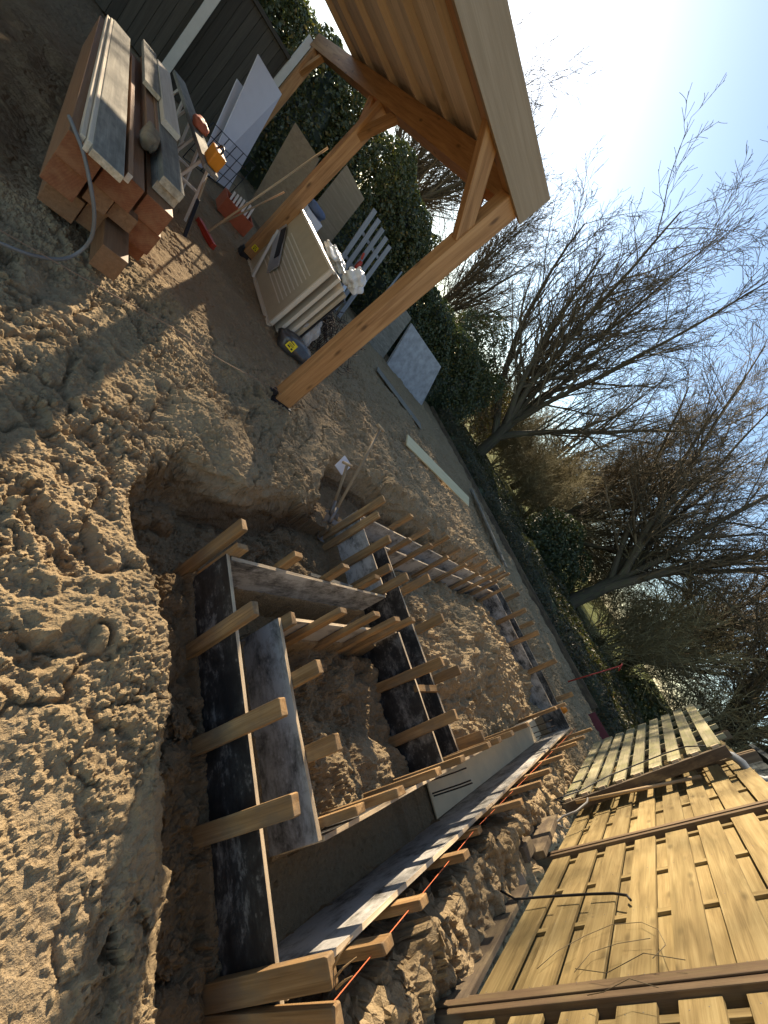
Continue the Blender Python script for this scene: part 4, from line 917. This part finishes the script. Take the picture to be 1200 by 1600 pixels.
# ivy along the far end and on the bank beyond
hedge('ivy_bank', [(12.5, 11, .0), (12.6, 6, .0), (12.4, 1, -.1), (12.2, -3.5, -.1)], .50, 1.5, 45000, .032, ['ivydark'], 'low dark ivy mound running along the far end of the plot', 'ivy', seed=400)
nI = 90000; px_ = rng.uniform(12.8, 18.5, nI); py_ = rng.uniform(-7, 13, nI)
pz_ = .25*sstep(11.6, 16, px_)+.45*(fbm(px_, py_, .8, 3, 500)+.5)*rng.random(nI)**.5
Pm = np.stack([px_, py_, pz_], 1); Nn = rng.normal(size=Pm.shape)*.6; Nn[:, 2] += 1
tag(link('ivy_ground_cover', leafmesh('ivy_ground_cover', Pm, Nn, .05, ['ivydark'])), None, None, kind='stuff')

# bare trees -------------------------------------------------------
def rot_about(v, k, a):
    k = k.normalized(); return v*math.cos(a)+k.cross(v)*math.sin(a)+k*k.dot(v)*(1-math.cos(a))
class Tree:
    def __init__(s, seed): s.r = random.Random(seed); s.big = []; s.seg = []
    def limb(s, p, d, L, r0, r1, n, wob, up):
        pts = [p]; rad = [r0]; dirs = []
        for i in range(n):
            d = (d+Vector((s.r.gauss(0, wob), s.r.gauss(0, wob), s.r.gauss(0, wob)+up))).normalized(); dirs.append(d)
            p = p+d*(L/n); pts.append(p); rad.append(r0+(r1-r0)*(i+1)/n)
        return pts, rad, dirs
    def grow(s, p, d, L, r, lev, spec):
        sp = spec[lev]; n = sp['n']
        pts, rad, dirs = s.limb(p, d, L, r, r*sp['tip'], n, sp['wob'], sp['up'])
        (s.big if lev <= 1 else s.seg).append((pts, rad, lev))
        if lev+1 >= len(spec): return
        nk = sp['kids']; nk = int(nk*s.r.uniform(.8, 1.25)+.5)
        for k in range(nk):
            t = sp['t0']+(1-sp['t0'])*((k+s.r.random())/nk); t = min(t, .999); i = min(int(t*n), n-1); f = t*n-i
            q = pts[i].lerp(pts[i+1], f); rr = rad[i]+(rad[i+1]-rad[i])*f; dd = dirs[i]
            side = rot_about(dd.orthogonal().normalized(), dd, s.r.uniform(0, 6.283)); a = R_(s.r.uniform(*sp['ang']))
            nd_ = (dd*math.cos(a)+side*math.sin(a)).normalized()
            cl = L*sp['len']*s.r.uniform(.65, 1.2)*(1-.45*t) if lev else L*sp['len']*s.r.uniform(.75, 1.15)
            s.grow(q, nd_, cl, min(rr*.75, rr*sp['rk']*s.r.uniform(.7, 1.2)), lev+1, spec)
def seg_mesh(name, polys, sides, mats, loc):
    VV = []; FF = []; LC = []; RN = []; o = 0
    ang = np.arange(sides)*2*math.pi/sides; cs, sn = np.cos(ang), np.sin(ang)
    for pts, rad, lev in polys:
        P = np.array([tuple(p) for p in pts]); n = len(P); d = np.gradient(P, axis=0); d /= np.linalg.norm(d, axis=1, keepdims=True)+1e-9
        u = np.cross(d, np.array([.31, .95, .05])); u /= np.linalg.norm(u, axis=1, keepdims=True)+1e-9; v = np.cross(d, u)
        R = np.array(rad)[:, None, None]
        ring = P[:, None, :]+R*(cs[None, :, None]*u[:, None, :]+sn[None, :, None]*v[:, None, :])
        VV.append(ring.reshape(-1, 3)); L = np.concatenate([[0], np.cumsum(np.linalg.norm(np.diff(P, axis=0), axis=1))])+o*.37
        LC.append(np.stack([np.repeat(L, sides), np.tile(cs, n)*np.repeat(rad, sides), np.tile(sn, n)*np.repeat(rad, sides)], 1)); RN.append(np.full(n*sides, (o*.6180339) % 1))
        i = np.arange(n-1)[:, None]*sides; k = np.arange(sides)[None, :]; k2 = (k+1) % sides
        FF.append(np.stack([o+i+k, o+i+k2, o+i+sides+k2, o+i+sides+k], -1).reshape(-1, 4)); o += n*sides
    return nmesh(name, np.concatenate(VV), np.concatenate(FF), lc=np.concatenate(LC), rnd=np.concatenate(RN), mats=mats, smooth=True, loc=loc)
VASE = [dict(n=6, tip=.66, wob=.05, up=.0, kids=10, t0=.40, ang=(10, 48), len=2.9, rk=.68),
        dict(n=10, tip=.18, wob=.065, up=.03, kids=19, t0=.15, ang=(18, 52), len=.50, rk=.5),
        dict(n=8, tip=.25, wob=.085, up=.025, kids=9, t0=.10, ang=(20, 50), len=.50, rk=.5),
        dict(n=5, tip=.35, wob=.11, up=.02, kids=5, t0=.15, ang=(22, 50), len=.50, rk=.6),
        dict(n=3, tip=.7, wob=.12, up=.0, kids=0, t0=.2, ang=(20, 50), len=.4, rk=.6)]
def make_tree(seed, base, d0, trunkL, r0, spec):
    t = Tree(seed); t.grow(Vector((0, 0, -.3)), Vector(d0).normalized(), trunkL, r0, 0, spec)
    trunk = seg_mesh('trunk', t.big[:1], 12, ['bark'], (0, 0, 0))
    limbs = seg_mesh('limbs', t.big[1:], 6, ['bark'], (0, 0, 0))
    mid = [s for s in t.seg if s[2] == 2]; fin = [s for s in t.seg if s[2] > 2]
    for i, (p, r, l) in enumerate(fin): fin[i] = (p, [max(x, .0065) for x in r], l)
    tw = seg_mesh('crown', mid+fin, 3, ['twig'], (0, 0, 0))
    return trunk, limbs, tw
def put_tree(meshes, loc, rz, sc_, label, name='bare_tree', group='bare trees beyond the plot'):
    o = thing(name, label, 'tree', loc, group); o.rotation_euler = (0, 0, rz); o.scale = (sc_,)*3
    for nme, me in zip(('trunk', 'limbs', 'crown'), meshes):
        c = bpy.data.objects.new(nme, me); C.objects.link(c); c.parent = o
    return o
tA = make_tree(11, None, (-.10, .10, 1), 3.0, .30, VASE)
tB = make_tree(23, None, (.02, -.04, 1), 3.3, .31, VASE)
tC = make_tree(37, None, (.0, .05, 1), 2.0, .20, [dict(VASE[0], kids=11, t0=.25, len=3.2)]+VASE[1:])
put_tree(tA, (15.9, 10.7, .2), 0, 1.0, 'big bare tree with the highest fan of limbs, left of the forked trunk')
put_tree(tB, (17.8, 3.4, .2), 1.0, 1.0, 'thick trunked bare tree forking low, straight beyond the far end trench')
put_tree(tC, (19.8, 7.6, .2), 2.0, 1.12, 'slimmer bare tree farther back between the two big trunks')
put_tree(tC, (15.9, 21.2, .2), 4.1, 1.15, 'bare tree rising behind the corner hedge right of the front post')
put_tree(tA, (10.6, 25, .2), 2.6, .95, 'bare tree seen through the gap between pergola posts')
put_tree(tB, (22.5, -3.0, .2), 3.3, .9, 'bare tree behind the far end of the slatted panel')
put_tree(tC, (27, 1.0, .3), .7, 1.3, 'distant bare tree seen right of the thick forked trunk')
put_tree(tB, (27.5, 14.5, .3), 5.0, .95, 'distant bare tree behind the big fan shaped one')
put_tree(tA, (19.5, -8.5, .2), 4.4, .9, 'bare tree at the right edge above the black shed')

# bare shrubs / thicket
SHR = [dict(n=3, tip=.8, wob=.05, up=.0, kids=13, t0=.1, ang=(5, 55), len=8.5, rk=.8),
       dict(n=6, tip=.35, wob=.10, up=.02, kids=9, t0=.2, ang=(20, 55), len=.45, rk=.6),
       dict(n=4, tip=.4, wob=.13, up=.02, kids=8, t0=.1, ang=(25, 60), len=.5, rk=.65),
       dict(n=3, tip=.6, wob=.15, up=.0, kids=0, t0=.1, ang=(25, 60), len=.5, rk=.6)]
shr = []
for sd_ in (51, 52, 53):
    t = Tree(sd_); t.grow(Vector((0, 0, -.1)), Vector((0, 0, 1)), .35, .03, 0, SHR)
    al = t.big+t.seg; al = [(p, [max(x, .006) for x in r], l) for p, r, l in al]
    shr.append(seg_mesh('bare_shrub', al, 3, ['shrubtwig'], (0, 0, 0)))
rs = random.Random(5); spots = []
for i in range(80):
    x = rs.uniform(18.6, 29); y = rs.uniform(-12, 17); spots.append((x, y))
for i, (x, y) in enumerate(spots):
    o = bpy.data.objects.new('bare_shrub', shr[i % 3]); C.objects.link(o); o.location = (x, y, .15); o.rotation_euler = (0, 0, rs.uniform(0, 6.28)); s_ = rs.uniform(1.0, 1.55); o.scale = (s_, s_, s_*rs.uniform(.85, 1.15))
    tag(o, 'brown leafless twiggy shrub in the thicket beyond the plot', 'shrub', 'leafless shrubs in the thicket')
def bush(name, c, rx, ry, rz_, n, size, m, label, seed, cat='bush', group=None):
    th = np.arccos(rng.uniform(-.2, 1, n)); p = rng.uniform(0, 6.283, n); k = 1-.5*rng.random(n)**2
    dvec = np.stack([np.sin(th)*np.cos(p), np.sin(th)*np.sin(p), np.cos(th)], 1)
    P = np.array(c)+dvec*np.array([rx, ry, rz_])*k[:, None]; bl = lumps(P, 1.1, seed)+.5*lumps(P, 3, seed+4)
    P += dvec*(bl*1.0)[:, None]*min(rx, rz_)*.6; keep = rng.random(n) < np.clip(.7+1.8*lumps(P, 1.9, seed+8), .1, 1)
    P = P[keep]; N = dvec[keep]+rng.normal(size=P.shape)*.8
    return tag(link(name, leafmesh(name, P, N, size, [m], loc=c), c), label, cat, group)
bush('evergreen_bush', (17.4, 6.0, .5), 1.1, 1.3, 1.9, 10000, .06, 'conifer', 'dark ivy clad evergreen bush between the two big tree trunks', 600)
bush('evergreen_bush', (17.5, 4.9, .4), 1.2, 1.2, 1.5, 9000, .06, 'conifer', 'lower dark evergreen bush left of the thick forked trunk', 620)
bush('brown_beech_bush', (15.0, 12.6, 1.2), 1.8, 1.6, 2.6, 14000, .05, 'brownleaf', 'brown leaved bush right behind the corner hedge', 640)
bush('evergreen_bush', (20.5, -1.5, .3), 2.0, 2.4, 1.2, 12000, .06, 'ivy', 'low green bush beyond the far right corner of the plot', 660)
bush('evergreen_bush', (13.4, 14.2, 1.8), 1.6, 1.8, 2.6, 14000, .055, 'conifer', 'tall dark conifer like bush behind the shaggy corner hedge', 680)
